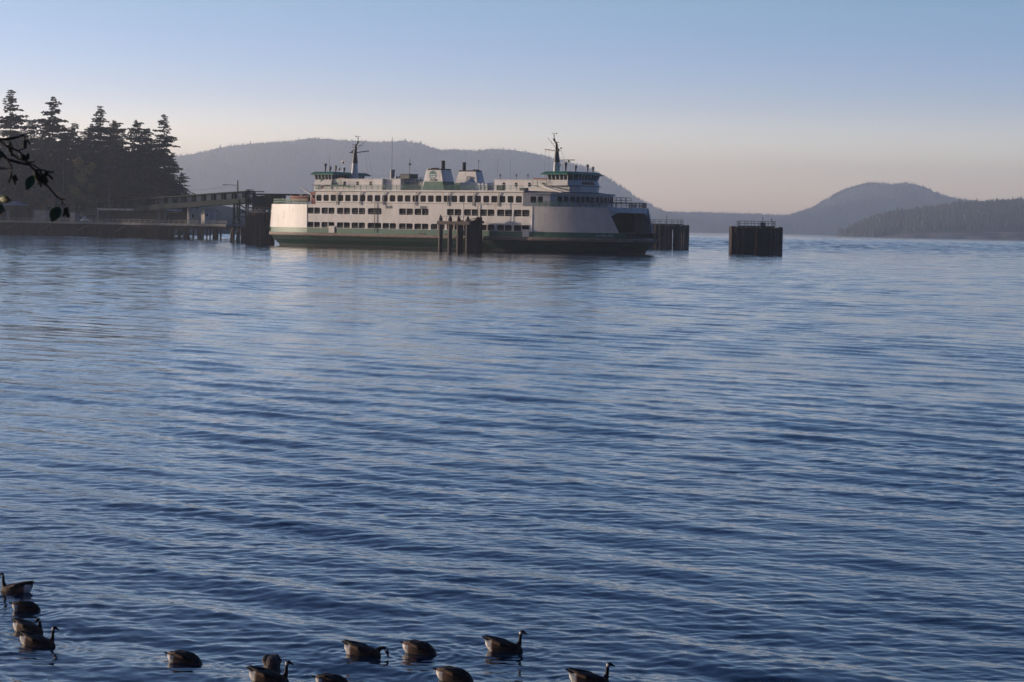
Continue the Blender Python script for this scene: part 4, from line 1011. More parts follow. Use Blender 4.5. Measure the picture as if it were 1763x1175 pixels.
mb = MB(); Ar = A + Vector((0, 0, -.3)); Br = B + Vector((0, 0, -.3)); strip(mb, Ar, Br, B, A, Vector((0, 0, 0)), 3.3); mb.build('roof', M['steel_green'], wk)
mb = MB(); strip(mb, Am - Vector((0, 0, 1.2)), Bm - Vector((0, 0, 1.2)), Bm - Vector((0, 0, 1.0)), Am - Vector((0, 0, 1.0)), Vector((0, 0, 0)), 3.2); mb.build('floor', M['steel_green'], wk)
nb = 22
for k in range(nb + 1):
    t = k / nb; p = Am.lerp(Bm, t); q = Ar.lerp(Br, t)
    for j in (0, 1):
        mb = MB(); mb.bar(p + back * j, q + back * j, .8, .25); mb.build('post', M['steel_green'], wk)
    if k < nb and k > 11:
        p2 = Am.lerp(Bm, (k + 1) / nb); q2 = Ar.lerp(Br, (k + 1) / nb)
        mb = MB()
        for i in range(14):
            s = (i + .5) / 14; mb.bar(p.lerp(p2, s) + back, q.lerp(q2, s) + back, .16)
        mb.build('lattice', M['glaze'], wk)
for px in (150, 215, 290):
    t = (px - 95) / 329; p = Ab.lerp(Bb, t) + back * .5
    mb = MB(); mb.bar((p.x - 1, p.y, PZ - (0 if p.y < 790 else 0)), (p.x - 1, p.y, p.z + .2), .6); mb.bar((p.x + 1, p.y + 1, PZ), (p.x + 1, p.y + 1, p.z + .2), .6); mb.build('support', M['concrete'], wk)
# tower
tw = empty('dock_tower', (0, 0, 0)); tag(tw, 'dark steel lattice tower with stairs at the right end of the overhead walkway', 'tower')
def px_col(px, yb, yt, Y, w, nm, m_, par):
    a = at(px, yb, Y); b = at(px, yt, Y); mb = MB(); mb.bar((a.x, a.y, max(a.z, -2)), (a.x, a.y, b.z), w); return mb.build(nm, M[m_], par)
for px, Y, yt in ((402.5, 640, 350), (412.5, 628, 345), (403.5, 632, 350), (424, 626, 330), (427.5, 640, 327), (440, 622, 335)):
    a = at(px, yt, Y); mb = MB(); mb.bar((a.x, a.y, -3), (a.x, a.y, a.z), .42); mb.build('column', M['steel_green'], tw)
def P3(px, py, Y=632): return at(px, py, Y)
for (a, b) in (((402, 355), (424, 366)), ((413, 353), (424, 360)), ((402, 374), (424, 374)), ((412, 366), (424, 366)), ((403, 354), (424, 350)), ((424, 344), (440, 344)), ((424, 352), (440, 352)), ((428, 344), (440, 352)), ((428, 352), (440, 344)), ((424, 332), (442, 336)), ((428, 358), (442, 358))):
    mb = MB(); mb.bar(P3(*a), P3(*b), .3); mb.build('brace', M['steel_green'], tw)
mb = MB(); mb.rail([P3(424, 336), P3(436, 336)], 1.5, .9, (1, 0), .05, fine=.3, fr=.04); mb.bar(P3(436, 330), P3(455, 330.5), .25); mb.build('top_railing', M['steel_green'], tw)
mb = MB()
for k in range(10):
    t = k / 9; p = P3(428 + 14 * t, 338 + 20 * t, 628); mb.box(p, (1.1, 1.6, .15))
mb.bar(P3(427, 337, 627), P3(443, 359, 627), .15, .4); mb.bar(P3(427, 333, 627), P3(443, 355, 627), .08); mb.build('stair', M['timber'], tw)
mb = MB(); mb.box(P3(446, 352, 622), (3.4, 3, 4.5)); mb.build('machinery_cabin', M['steel_green'], tw)
mb = MB(); c = P3(414, 388, 628); mb.box(c, (4.8, 3, .4)); mb.rail([c + Vector((-2.3, -1.4, .2)), c + Vector((2.3, -1.4, .2))], 1.1, .8, (1, .5), .06); mb.build('landing', M['concrete'], tw)
# batter piles below the landing
for (a, b) in (((395, 414.5), (400, 396)), ((406, 416), (411.5, 396))):
    pass
bp = empty('batter_piles', (0, 0, 0)); bp.name = 'pile_frame'; tag(bp, 'pair of slanting pale piles with upright ones under the tower landing', 'piles')
for (xa, xb) in ((396, 400.5), (406, 411.5)):
    a = at(xa, 418, 622); b = at(xb, 394, 622); mb = MB(); a.z = -2.0; mb.tube([a, b], .42, 10); mb.build('slanting_pile', M['timber'], bp)
for px in (402, 416, 419.5, 422.5):
    a = at(px, 400, 618); b = at(px, 391, 618); mb = MB(); mb.tube([(a.x, a.y, -3), (a.x, a.y, b.z)], .3, 8); mb.build('upright_pile', M['pile'], bp)
# boarding gangway reaching the ferry
gw = empty('boarding_gangway', (0, 0, 0)); tag(gw, 'covered boarding gangway with a flat dark roof behind the left end of the ferry', 'gangway')
def slab(px0, px1, y0, y1, Y0, Y1, dep, nm, m_):
    a, b, c, d = at(px0, y1, Y0), at(px1, y1, Y1), at(px1, y0, Y1), at(px0, y0, Y0); b.z = a.z; c.z = d.z
    mb = MB(); strip(mb, a, b, c, d, Vector((0, 0, 0)), dep); return mb.build(nm, M[m_], gw)
slab(441, 522, 333.4, 336.2, 590, 585, 4.0, 'roof', 'steel_green')
slab(456, 469, 336, 362, 589, 588, 3.6, 'cabin', 'steel_green')
slab(449.5, 456, 337, 356, 589, 589, .3, 'side_panel', 'girder')
slab(469, 522, 350.5, 353, 588, 585, 3.6, 'floor', 'steel_green')
for px in (471, 489, 501, 515):
    a = at(px, 352, 587); b = at(px, 335, 587); mb = MB(); mb.bar(a, b, .9 if px == 489 else .35); mb.build('post', M['steel_green'], gw)
for px in (450, 464):
    a = at(px, 356, 592); mb = MB(); mb.bar((a.x, a.y, -3), (a.x, a.y, a.z), .6); mb.build('leg', M['steel_green'], gw)

# ================================================================== LAND AND TREES
def land():
    mb = MB(); rg = random.Random(6); nx, ny = 60, 22
    vs = []
    for j in range(ny):
        for i in range(nx):
            t = i / (nx - 1); s = j / (ny - 1)
            y = 778 + 420 * s + 6 * math.sin(t * 30)
            xr = -122 + 8 * math.sin(s * 9) - 25 * s * 0 + 40 * s * s
            x = xr - 520 * t
            dcoast = min((y - 778) / 22, (xr - x) / 26)
            z = -2 + 7.4 * min(1, max(0, dcoast)) ** .7 + 12 * max(0, s - .12) * min(1, (xr - x) / 90) + .5 * math.sin(i * 1.3 + j)
            vs.append((x, y, z))
    fs = [(j * nx + i, j * nx + i + 1, (j + 1) * nx + i + 1, (j + 1) * nx + i) for j in range(ny - 1) for i in range(nx - 1)]
    mb.add(vs, fs, 0, True); o = mb.build('land', M['soil']); tag(o, 'wooded point of land behind the pier', None, None, 'structure')
land()

def conifer_mesh(seed, h, rad, gap=.15, top=.0, lean=0, bald=.1, wind=0):
    rg = random.Random(seed); tr = MB(); cr = MB()
    sway = [(lean * (k / 8) ** 2 * h + rg.uniform(-.15, .15), rg.uniform(-.15, .15)) for k in range(9)]
    def ctr(z):
        t = max(0, min(.999, z / h)) * 8; i = int(t); f_ = t - i
        return Vector((sway[i][0] * (1 - f_) + sway[min(8, i + 1)][0] * f_, sway[i][1] * (1 - f_) + sway[min(8, i + 1)][1] * f_, z))
    tr.tube([ctr(h * k / 10) for k in range(11)], [max(.05, h * .014 * (1 - k / 10.3)) for k in range(11)], 8)
    z = h * bald
    while z < h * .995:
        t = z / h
        prof = 1.12 * (1 - t) ** .72 * (1 - .45 * max(0, .28 - t) / .28) + .03
        gapf = 1 + .25 * math.sin(z * .8 + seed) + .35 * math.sin(z * 2.1 + seed * 2)
        nb = rg.choice((4, 5, 5, 6))
        a0 = rg.random() * 6.28
        for b in range(nb):
            if rg.random() < gap: continue
            a = a0 + 6.283 * b / nb + rg.uniform(-.4, .4)
            L = max(.5, rad * prof * gapf * rg.choice((.45, .7, .85, 1, 1.1, 1.35)) * rg.uniform(.85, 1.15) * (1 + wind * math.cos(a)))
            d = Vector((math.cos(a), math.sin(a), 0)); side = Vector((-d.y, d.x, 0))
            rise = (.35 if t > .7 else .05) * L; droop = (.10 + .25 * (1 - t)) * L
            c = ctr(z); n = max(2, int(L / .75))
            pr = None
            for k in range(n + 1):
                s = k / n; p = c + d * (L * s) + Vector((0, 0, rise * s - droop * s * s * 2 + .25 * L * max(0, s - .75)))
                if pr is not None and k % 2 == 0 or k == n: tr.bar(c if pr is None else pr, p, .09)
                if k % 2 == 0 or k == n: pr = p
                if s < .12: continue
                w = (.42 + .35 * math.sin(math.pi * min(1, s * 1.1))) * min(1.6, .5 + L * .22)
                for q in range(4):
                    o = p + side * rg.uniform(-w, w) + Vector((0, 0, rg.uniform(-.3, .18))) + d * rg.uniform(-.4, .4)
                    fk = min(1, .42 + L / 5.5); l = rg.uniform(.8, 1.7) * fk; ww = rg.uniform(.24, .48) * fk
                    dd = (d * rg.uniform(.3, 1) + side * rg.uniform(-1, 1) + Vector((0, 0, rg.uniform(-.55, .15)))).normalized() * l
                    ss = dd.cross(Vector((rg.uniform(-.5, .5), rg.uniform(-.5, .5), 1))).normalized() * ww
                    cr.add([o - dd * .5, o + ss, o + dd * .6, o - ss], [(0, 1, 2, 3)])
                    ss2 = Vector((0, 0, 1)) * ww * .8
                    cr.add([o - dd * .5, o + ss2, o + dd * .5, o - ss2], [(0, 1, 2, 3)])
        z += rg.uniform(.45, .85) * (1 if t > .5 else 1.25)
    return cr.mesh('crown', M['fir']), tr.mesh('trunk', M['bark'])
VAR = [conifer_mesh(21, 40, 8.6, .14, lean=.01), conifer_mesh(22, 40, 9.2, .26, wind=.25), conifer_mesh(23, 38, 7.4, .12), conifer_mesh(24, 40, 8.8, .30, lean=.05, wind=.4), conifer_mesh(25, 34, 8.0, .16, bald=.04)]
def ground_z(y): return 5.4 + 12 * max(0, (y - 778) / 420 - .12)
def conifer(px, ytop, Y, var, label, sx=1.0, rz=0.0, mat_=None, X=None, h=None, grp='conifers on the point behind the pier'):
    gz = ground_z(Y) - .5
    if X is None:
        p = at(px, ytop, Y); X = p.x; h = p.z - gz
    e = empty('fir_tree', (X, Y, gz), rz); tag(e, label, 'tree', grp)
    cm, tm = VAR[var]; k = h / (38 if var == 2 else 34 if var == 4 else 40)
    for nm, me in (('crown', cm), ('trunk', tm)):
        o = bpy.data.objects.new(nm, me); COL.objects.link(o); o.parent = e; o.scale = (k * sx, k * sx, k)
        if mat_ and nm == 'crown':
            o.material_slots[0].link = 'OBJECT'; o.material_slots[0].material = M[mat_]
    return e
TREES = [
 (18, 156, 850, 1, 1.0, 0.3, 'tall fir with a ragged open top at the far left'),
 (90, 167, 840, 0, 1.0, 1.3, 'tall dark fir second of the high tops from the left'),
 (173, 183, 845, 2, 1.05, 2.2, 'tall pointed fir in the middle of the point'),
 (226, 205, 835, 3, .95, 0.1, 'fir leaning right with a swept flat top'),
 (283, 198, 830, 1, .95, 4.0, 'tall open fir with gaps standing at the right end of the wood'),
 (-22, 170, 860, 0, 1.1, 2.0, 'fir partly cut by the left edge of the view'),
 (55, 208, 870, 2, 1.2, 1.0, 'fir filling the gap between the two leftmost high tops'),
 (130, 211, 880, 4, 1.1, 3.0, 'lower fir top just right of the second high top'),
 (148, 222, 865, 2, 1.1, .5, 'lower fir top just left of the pointed fir'),
 (112, 228, 850, 4, 1.2, 5.0, 'broad lower fir below the second high top'),
 (200, 214, 860, 0, 1.0, 3.5, 'fir top between the pointed fir and the leaning fir'),
 (243, 226, 845, 4, 1.1, .9, 'lower fir right beside the leaning fir'),
 (260, 240, 855, 2, 1.1, 2.9, 'lower fir filling the gap left of the open end fir'),
 (297, 262, 822, 4, .95, 1.9, 'smaller fir on the right flank of the open end fir'),
 (308, 296, 816, 3, 1.1, .4, 'low drooping fir at the right tip of the wood'),
 (35, 235, 835, 4, 1.3, 2.4, 'broad lower fir under the far left tree'),
 (70, 250, 830, 0, 1.3, .2, 'low wide fir behind the left light pole'),
 (5, 262, 825, 2, 1.4, 5.2, 'low wide fir at the left edge behind the branch'),
 (150, 262, 832, 1, 1.3, 1.1, 'low wide fir under the pointed fir on its left'),
 (190, 255, 828, 4, 1.3, 4.4, 'low wide fir under the pointed fir on its right'),
 (222, 262, 824, 2, 1.35, 2.7, 'low wide fir under the leaning fir'),
 (265, 270, 822, 0, 1.25, 3.3, 'low wide fir under the open end fir'),
 (120, 275, 826, 2, 1.3, 1.6, 'low fir above the orange shrubs'),
 (95, 245, 900, 1, 1.4, .7, 'fir far back in the wood near its middle left'),
 (180, 240, 905, 0, 1.4, 2.1, 'fir far back in the wood near its middle'),
 (240, 250, 900, 4, 1.5, .3, 'fir far back in the wood near its right end'),
 (25, 232, 905, 0, 1.4, 4.1, 'fir far back in the wood near the left edge'),
 (42, 222, 882, 0, 1.2, 5.1, 'fir top rising just right of the far left tree'),
 (75, 205, 872, 1, 1.1, 2.6, 'ragged fir just left of the second high top'),
 (105, 214, 866, 3, 1.0, 1.2, 'swept fir close against the second high top'),
 (138, 235, 846, 0, 1.3, 4.9, 'full fir midway between the second high top and the pointed fir'),
 (160, 214, 872, 0, 1.1, 3.9, 'fir shoulder on the left of the pointed fir'),
 (190, 206, 874, 3, 1.1, 5.6, 'fir shoulder on the right of the pointed fir'),
 (212, 224, 850, 1, 1.2, 2.0, 'ragged fir left of the leaning fir'),
 (252, 222, 850, 0, 1.1, 1.4, 'fir left of the open end fir with a broken outline'),
 (272, 246, 838, 4, 1.3, .8, 'dense fir filling in under the open end fir'),
 (300, 310, 815, 4, 1.4, 3.6, 'short dense fir near the tip of the point'),
 (285, 300, 860, 4, 1.5, 4.8, 'short dense fir behind the end of the wood'),
]
for i, (px, yt, Y, v, s, rz, lb) in enumerate(TREES): conifer(px, yt, Y, v, lb, s, rz, 'fir2' if i % 3 == 1 else None)
# the wood goes on beyond the left edge of the view (its shade lies over the pier)
rd = random.Random(31)
for k in range(22):
    X = -200 - 9 * k + rd.uniform(-4, 4); Y = 790 + (k % 3) * 26 + rd.uniform(-5, 5)
    conifer(0, 0, Y, k % 5, 'fir of the wood continuing left of the view', 1.2, rd.random() * 6, X=X, h=rd.uniform(36, 46), grp='firs of the wood left of the view')

def broadleaf(px, ytop, Y, wpx, mt, label, seed, gz=None):
    rg = random.Random(seed); p = at(px, ytop, Y); gz = ground_z(Y) - .5 if gz is None else gz; h = p.z - gz; r = wpx / 2 * Y / F_PX
    e = empty('broadleaf_tree', (p.x, Y, gz)); tag(e, label, 'tree', 'autumn trees along the shore')
    tr = MB(); cr = MB(); tr.tube([(0, 0, 0), (.2, 0, h * .4), (0, .1, h * .8)], [.3, .22, .06], 8)
    lobes = [(Vector((rg.uniform(-.7, .7) * r, rg.uniform(-.6, .6) * r, h * rg.uniform(.3, .85))), r * rg.uniform(.3, .55)) for _ in range(11)]
    for c, q in lobes: tr.bar((0, 0, h * .25), c, .14)
    for _ in range(int(900 + 60 * r * h / 4)):
        c, q = rg.choice(lobes); d = Vector((rg.gauss(0, 1), rg.gauss(0, 1), rg.gauss(0, 1))).normalized() * q * rg.random() ** .4
        o = c + d; a = Vector((rg.gauss(0, 1), rg.gauss(0, 1), rg.gauss(0, 1))).normalized() * rg.uniform(.15, .35); b = a.cross(Vector((rg.random(), rg.random(), rg.random()))).normalized() * a.length * .7
        cr.add([o - a, o - b, o + a, o + b], [(0, 1, 2, 3)])
    cr.build('crown', M[mt], e); tr.build('trunk', M['bark'], e)
for a in [(58, 322, 802, 34, 'autumn', 'rusty brown broadleaf tree behind the container shed', 1), (82, 330, 800, 26, 'autumn', 'low rusty tree right of the container shed', 2),
          (130, 313, 802, 28, 'autumn2', 'yellowish broadleaf tree behind the shorter thin pole', 3), (110, 325, 803, 26, 'autumn', 'russet broadleaf tree left of the yellowish one', 4),
          (145, 262, 818, 44, 'autumn2', 'tall olive yellow broadleaf tree among the firs', 5), (160, 340, 798, 24, 'autumn2', 'small olive tree left of the long shed', 6),
          (200, 318, 806, 36, 'fir2', 'rounded dark shrub behind the long shed', 7), (325, 325, 800, 20, 'fir2', 'small rounded bush at the tip of the point beside the walkway', 8), (20, 315, 805, 40, 'fir2', 'dark rounded tree behind the blue roofed booth', 9),
          (240, 325, 800, 38, 'fir2', 'dark rounded tree above the walkway', 10), (285, 330, 798, 34, 'fir2', 'dark rounded tree above the walkway near the point', 11)]: broadleaf(*a)

# ================================================================== GEESE
GM = bpy.data.materials.new('goose_plumage'); GM.use_nodes = True
_t = GM.node_tree; _b = _t.nodes['Principled BSDF']; _b.inputs['Roughness'].default_value = 0.75
_a = _t.nodes.new('ShaderNodeAttribute'); _a.attribute_name = 'plumage_and_sun'
_n = _t.nodes.new('ShaderNodeTexNoise'); _n.inputs['Scale'].default_value = 45; _tc = _t.nodes.new('ShaderNodeTexCoord')
_mp = _t.nodes.new('ShaderNodeMapping'); _mp.inputs['Scale'].default_value = (1.6, .6, 1.0); _t.links.new(_tc.outputs['Object'], _mp.inputs[0]); _t.links.new(_mp.outputs[0], _n.inputs[0])
_r = _t.nodes.new('ShaderNodeMapRange'); _r.inputs[1].default_value = .3; _r.inputs[2].default_value = .7; _r.inputs[3].default_value = .7; _r.inputs[4].default_value = 1.25; _t.links.new(_n.outputs[0], _r.inputs[0])
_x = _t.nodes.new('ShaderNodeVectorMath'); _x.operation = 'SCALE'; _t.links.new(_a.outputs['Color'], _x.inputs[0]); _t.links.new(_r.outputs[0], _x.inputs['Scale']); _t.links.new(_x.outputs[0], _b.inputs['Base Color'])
def goose_mesh(pose):
    mb = MB()
    st = [(-.218, .112, .022, .014), (-.210, .095, .052, .038), (-.18, .062, .076, .066), (-.11, .040, .096, .090), (0, .028, .106, .102), (.06, .022, .104, .098), (.12, .018, .092, .086), (.18, .015, .064, .070), (.225, .01, .038, .045), (.245, .01, .012, .012)]
    if pose == 'down': st = [(-.213, .085, .02, .012), (-.204, .075, .056, .042), (-.17, .055, .082, .076), (-.07, .04, .097, .108), (0, .03, .102, .128), (.07, .018, .10, .128), (.13, -.002, .09, .112), (.172, -.03, .07, .084), (.197, -.06, .045, .055), (.21, -.08, .015, .02)]
    n = 16; vs = []; fs = []
    for x, z, a, b in st:
        for k in range(n):
            t = 2 * math.pi * k / n; vs.append((x, a * math.cos(t), z + b * math.sin(t)))
    for i in range(len(st) - 1):
        for k in range(n): fs.append((i * n + k, i * n + (k + 1) % n, (i + 1) * n + (k + 1) % n, (i + 1) * n + k))
    fs += [tuple(range(n))[::-1], tuple(range((len(st) - 1) * n, len(st) * n))]; mb.add(vs, fs, 0, True)
    tz = -.045 if pose == 'down' else 0
    mb.tube([(-.16, 0, .115 + tz), (-.21, 0, .135 + tz), (-.265, 0, .155 + tz)], [.035, .036, .018], 10, sy=.42)      # tail fan
    for s in (-1, 1): mb.tube([(.09, s * .075, .07), (.0, s * .082, .098), (-.1, s * .06, .128), (-.17, s * .032, .15 - .03 * (pose == 'down')), (-.235 + .03 * (pose == 'down'), s * .014, .172 - .05 * (pose == 'down'))], [.02, .045, .036, .02, .007], 8, sy=.7)
    if pose == 'up': nk = [(.17, 0, .03, .055), (.195, 0, .08, .034), (.208, 0, .13, .022), (.211, 0, .18, .019), (.213, 0, .215, .02), (.222, 0, .243, .027), (.242, 0, .247, .025), (.262, 0, .237, .014), (.282, 0, .229, .0105), (.302, 0, .222, .006)]
    elif pose == 'curl': nk = [(.17, 0, .03, .055), (.21, 0, .075, .034), (.245, 0, .105, .025), (.28, 0, .112, .021), (.305, 0, .098, .022), (.318, 0, .078, .027), (.326, 0, .056, .025), (.333, 0, .034, .014), (.338, 0, .014, .011), (.342, 0, -.006, .006)]
    elif pose == 'back': nk = [(.17, 0, .03, .055), (.19, -.005, .08, .036), (.196, -.01, .12, .025), (.194, -.012, .15, .022), (.19, -.014, .172, .024), (.186, -.024, .192, .028), (.18, -.044, .190, .025), (.173, -.062, .176, .014), (.168, -.08, .163, .0105), (.163, -.096, .152, .006)]
    else: nk = [(.14, 0, -.02, .055), (.18, 0, -.05, .036), (.22, 0, -.09, .024), (.25, 0, -.12, .02), (.29, 0, -.15, .02), (.292, 0, -.18, .026), (.296, 0, -.2, .024), (.3, 0, -.22, .013), (.303, 0, -.24, .01), (.306, 0, -.26, .006)]
    mb.tube([p[:3] for p in nk], [p[3] for p in nk], 12)
    src = mb.build('goose_src', GM)
    rm = src.modifiers.new('r', 'REMESH'); rm.mode = 'VOXEL'; rm.voxel_size = .0055
    sm = src.modifiers.new('s', 'SMOOTH'); sm.factor = .5; sm.iterations = 3
    bpy.context.view_layer.update()
    me = bpy.data.meshes.new_from_object(src.evaluated_get(bpy.context.evaluated_depsgraph_get())); bpy.data.objects.remove(src)
    me.name = 'goose_body'
    nv = len(me.vertices); co = np.empty(nv * 3, np.float32); me.vertices.foreach_get('co', co); co = co.reshape(-1, 3)
    x, y, z = co.T
    col = np.zeros((nv, 4), np.float32); col[:, 3] = 1
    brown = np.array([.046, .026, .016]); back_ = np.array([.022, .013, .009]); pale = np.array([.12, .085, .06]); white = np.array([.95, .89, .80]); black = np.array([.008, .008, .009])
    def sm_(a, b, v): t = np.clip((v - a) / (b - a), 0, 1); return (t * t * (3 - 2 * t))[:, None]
    c = np.tile(brown, (nv, 1)) * (1 + 3.2 * sm_(.03, -.12, x))  # brown lightened toward the tail: low sun on the rear put into the colour
    band = .5 + .5 * np.sin(x * 210 + z * 60 + 2 * np.sin(y * 80))
    c = c * (0.75 + .55 * band[:, None])
    c = c * (1 - sm_(.09, .135, z)) + back_ * sm_(.09, .135, z)
    c = c * (1 - sm_(.05, -.01, z) * .6) + pale * sm_(.05, -.01, z) * .6
    c = c * (1 - sm_(.16, .22, x) * .8) + pale * sm_(.16, .22, x) * .8
    rum = sm_(-.115, -.145, x) * (sm_(.128, .104, z) if pose != 'down' else sm_(.10, .085, z)); c = c * (1 - rum) + white * rum
    tail = sm_(-.205, -.222, x) + (sm_(-.16, -.19, x) * sm_(.132, .142, z) if pose != 'down' else 0); tail = np.clip(tail, 0, 1); c = c * (1 - tail) + black * tail
    P = np.array([p[:3] for p in nk]); rr = np.array([p[3] for p in nk])
    best = np.full(nv, 9.0); para = np.zeros(nv)
    for i in range(1, len(P) - 1):
        a_, b_ = P[i], P[i + 1]; d = b_ - a_; t = np.clip(((co - a_) @ d) / (d @ d), 0, 1); q = np.linalg.norm(co - (a_ + t[:, None] * d), axis=1) - (rr[i] + (rr[i + 1] - rr[i]) * t)
        u = q < best; best[u] = q[u]; para[u] = (i + t)[u]
    nkm = (best < .008) & (para > 1.25); c[nkm] = black
    hp = P[5]; ax = P[6] - P[4]; ax = ax / np.linalg.norm(ax)
    dd = np.linalg.norm(co - (hp - ax * .004 + np.array([0, 0, -.006 if pose != 'curl' else 0])), axis=1); lat = np.cross(np.array([0, 0, 1.0]), ax) if pose in ('up', 'back') else np.array([0, 1.0, 0]); lat = lat / np.linalg.norm(lat)
    ck = (dd < .0285) & (np.abs((co - hp) @ lat) > .0125) & (best < .01); c[ck] = white
    col[:, :3] = c
    at_ = me.color_attributes.new('plumage_and_sun', 'FLOAT_COLOR', 'POINT'); at_.data.foreach_set('color', col.ravel())
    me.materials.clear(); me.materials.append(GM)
    me.polygons.foreach_set('use_smooth', [True] * len(me.polygons))
    return me
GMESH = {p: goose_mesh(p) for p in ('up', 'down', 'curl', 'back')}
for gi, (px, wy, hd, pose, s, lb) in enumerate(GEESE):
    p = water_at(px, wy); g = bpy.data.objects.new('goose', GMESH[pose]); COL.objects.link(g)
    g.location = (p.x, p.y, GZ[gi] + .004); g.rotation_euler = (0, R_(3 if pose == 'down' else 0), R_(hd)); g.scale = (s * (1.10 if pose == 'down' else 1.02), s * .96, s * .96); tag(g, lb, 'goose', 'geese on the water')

# ================================================================== FOREGROUND ALDER
al = empty('alder_tree', (-2.9, 6.2, 3.2)); tag(al, 'dark alder branch with catkins and a few green leaves hanging in at the left edge', 'tree')
OL = Vector(al.location)
def apt(px, py, Y=6.2): return at(px, py, Y) - OL
mb = MB(); mb.tube([(-.1, .1, -.6), (0, 0, .8), (.1, 0, 2.2), (.05, .1, 4.2), (-.1, 0, 6.5)], [.2, .17, .14, .1, .05], 12); mb.build('trunk', M['bark'], al)
def twig(pts, r0, r1, dy=0, root=False):
    P = [apt(x, y, 6.2 + dy + .02 * math.sin(i * 1.7)) for i, (x, y) in enumerate(pts)]
    if root: P = [Vector((.09, 0, 1.9)), Vector((.6, 0, 2.05))] + P
    # knobbly refinement
    mb = MB(); mb.tube(P, [.03, .022, .012, .0055] + list(np.linspace(.0042, r1, len(P) - 4)) if root else list(np.linspace(r0, r1, len(P))), 7)
    for p in P[1 + 3 * root:-1]: mb.ball(p, .0032, 0, 6)
    return mb.build('twig', M['twig'], al)
twig([(-200, 195), (-60, 228), (0, 240), (14, 240), (27, 237), (41, 233), (44, 236)], .012, .0022, 0, True)
twig([(-60, 228), (0, 243), (12, 252), (24, 257), (33, 261), (40, 271), (48, 280), (60, 279)], .004, .0018)
twig([(24, 257), (18, 247), (17, 243)], .0022, .0015); twig([(33, 259), (44, 256)], .0018, .0012)
twig([(-60, 228), (2, 263), (12, 275), (24, 278), (36, 281), (50, 284), (60, 294), (67, 292), (79, 295), (92, 297)], .005, .0018)
twig([(20, 265), (32, 274), (46, 279), (58, 285), (68, 291)], .003, .0015)
twig([(67, 292), (74, 304), (81, 320), (88, 328), (98, 339), (104, 343), (112, 344)], .0032, .0016)
twig([(107, 343), (107, 349), (105, 353)], .002, .0012); twig([(107, 348), (112, 356)], .0016, .001)
twig([(-60, 285), (0, 290), (19, 290), (21, 294)], .004, .0015); twig([(13, 276), (19, 285), (21, 290)], .002, .0015)
twig([(42, 236), (43, 246)], .0015, .001); twig([(60, 293), (58, 302)], .0015, .001)
def catkin(x0, y0, x1, y1, w=3.2):
    a, b = apt(x0, y0), apt(x1, y1); mb = MB(); n = 7
    r = w / 2 * 6.2 / F_PX
    mb.tube([a.lerp(b, k / n) for k in range(n + 1)], [r * .35] + [r * (1 + .12 * (k % 2)) for k in range(n - 1)] + [r * .5], 8); mb.build('catkin', M['catkin'], al)
for c in [(43, 241, 43, 256, 6), (46, 240, 52, 249), (17, 246, 17, 262, 4), (19, 254, 20, 269, 4), (41, 266, 38, 276, 6), (46, 268, 44, 280, 7), (48, 264, 48, 275, 5), (62, 293, 63, 308, 7), (66, 297, 65, 312, 6), (70, 300, 66, 319), (72, 302, 70, 323), (74, 304, 73, 317),
          (76, 298, 82, 315, 5), (79, 295, 82, 303, 6), (82, 300, 91, 309, 4), (80, 296, 93, 297, 3), (75, 310, 77, 320), (20, 300, 15, 315, 3.5), (24, 303, 22, 309, 4), (25, 301, 29, 312, 5), (23, 306, 27, 319, 4), (19, 296, 20, 302, 2.5),
          (112, 358, 109, 373, 4), (114, 357, 117, 375, 6), (1, 350, 8, 365, 3), (-1, 352, 2, 368, 6), (1, 262, 1, 272, 8)]: catkin(*c)
def leaf(x0, y0, x1, y1, wpx, bend=.15):
    a, b = apt(x0, y0, 6.17), apt(x1, y1, 6.15); d = b - a; L = d.length; s = d.cross(Vector((0, 1, 0))).normalized(); w = wpx * 6.2 / F_PX / 2
    n = 12; vs = []; fs = []
    for k in range(n + 1):
        t = k / n; ww = w * math.sin(math.pi * t ** .85) ** .8 * (1 + .05 * (k % 2)) if 0 < k < n else .0004
        m_ = a + d * t + Vector((0, -bend * L * math.sin(math.pi * t) * .4, 0))
        vs += [m_ - s * ww + Vector((0, -.1 * ww * 3, 0)), m_, m_ + s * ww + Vector((0, -.1 * ww * 3, 0))]
    for k in range(n):
        for j in (0, 1): fs.append((k * 3 + j, k * 3 + j + 1, k * 3 + j + 4, k * 3 + j + 3))
    mb = MB(); mb.add(vs, fs, 0, True); mb.tube([a - d * .12, a, a + d * .95], [.0007, .0007, .0003], 5)
    o = mb.build('leaf', M['leaf'], al); so = o.modifiers.new('thick', 'SOLIDIFY'); so.thickness = .0004; return o
leaf(58, 302, 46, 328, 15); leaf(102, 356, 89, 383, 19); leaf(0, 342, 20, 346, 13); leaf(2, 352, -4, 370, 9); leaf(-2, 262, 0, 277, 8)
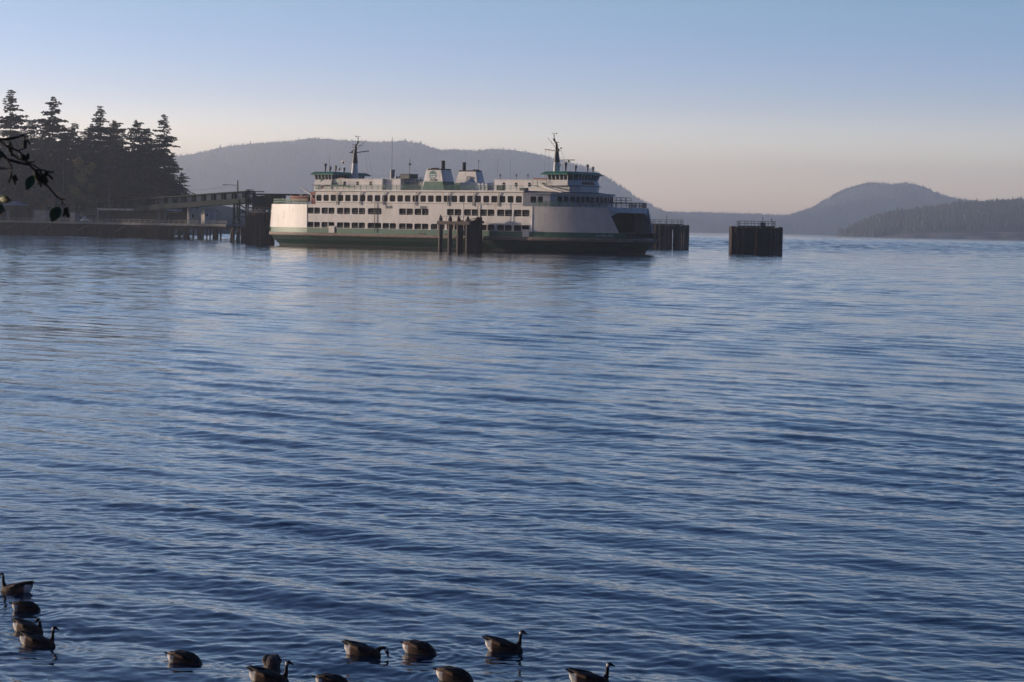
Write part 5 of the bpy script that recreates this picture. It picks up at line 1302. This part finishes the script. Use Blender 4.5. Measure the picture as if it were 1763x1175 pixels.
rg = random.Random(77); mb = MB()     # unseen crown left of the view, added to shade the hanging branch
for _ in range(8500):
    c = Vector((rg.uniform(-2.6, 1.1), rg.uniform(-1.2, 2.4), rg.uniform(.5, 6.5)))
    if c.x > .5 + .25 * math.sin(c.z * 3) : continue
    a_ = Vector((rg.gauss(0, 1), rg.gauss(0, 1), rg.gauss(0, 1))).normalized() * rg.uniform(.04, .08); b_ = a_.cross(Vector((rg.random(), rg.random(), rg.random()))).normalized() * a_.length * .6
    mb.add([c - a_, c - b_, c + a_, c + b_], [(0, 1, 2, 3)])
mb.build('crown', M['leaf'], al)
mb = MB()
for k in range(9): mb.tube([(0, 0, 1.5 + .5 * k), (-1.2 + .3 * (k % 3), 1.2 * math.sin(k * 2.1), 2.1 + .5 * k)], [.04, .01], 6)
mb.build('limb', M['bark'], al)
# shore bank below the camera
mb = MB(); n = 30; vs = []; 
for j in range(14):
    for i in range(n):
        x = -30 + 60 * i / (n - 1); y = -30 + j * 3.4; z = 3.6 - max(0, (y + 1) * .31) + .15 * math.sin(i * 1.9 + j * 2.3)
        vs.append((x, y, min(z, 3.6) if y < 12.5 else min(z, -.6)))
mb.add(vs, [(j * n + i, j * n + i + 1, (j + 1) * n + i + 1, (j + 1) * n + i) for j in range(13) for i in range(n - 1)], 0, True)
o = mb.build('shore_bank', M['soil']); tag(o, 'low bank at the near shore', None, None, 'structure')

# ================================================================== HAZE
hm = bpy.data.materials.new('haze_air'); hm.use_nodes = True; t = hm.node_tree; t.nodes.clear()
pv = t.nodes.new('ShaderNodeVolumePrincipled'); ou = t.nodes.new('ShaderNodeOutputMaterial'); t.links.new(pv.outputs[0], ou.inputs['Volume'])
pv.inputs['Color'].default_value = (0.89, 0.94, 1.0, 1); pv.inputs['Density'].default_value = 1.35e-4; pv.inputs['Anisotropy'].default_value = 0.6
mb = MB(); mb.b6(-15000, 15000, -600, 15500, -9.0, 440); o = mb.build('haze', hm); tag(o, 'thin bluish haze over the bay', None, None, 'stuff')
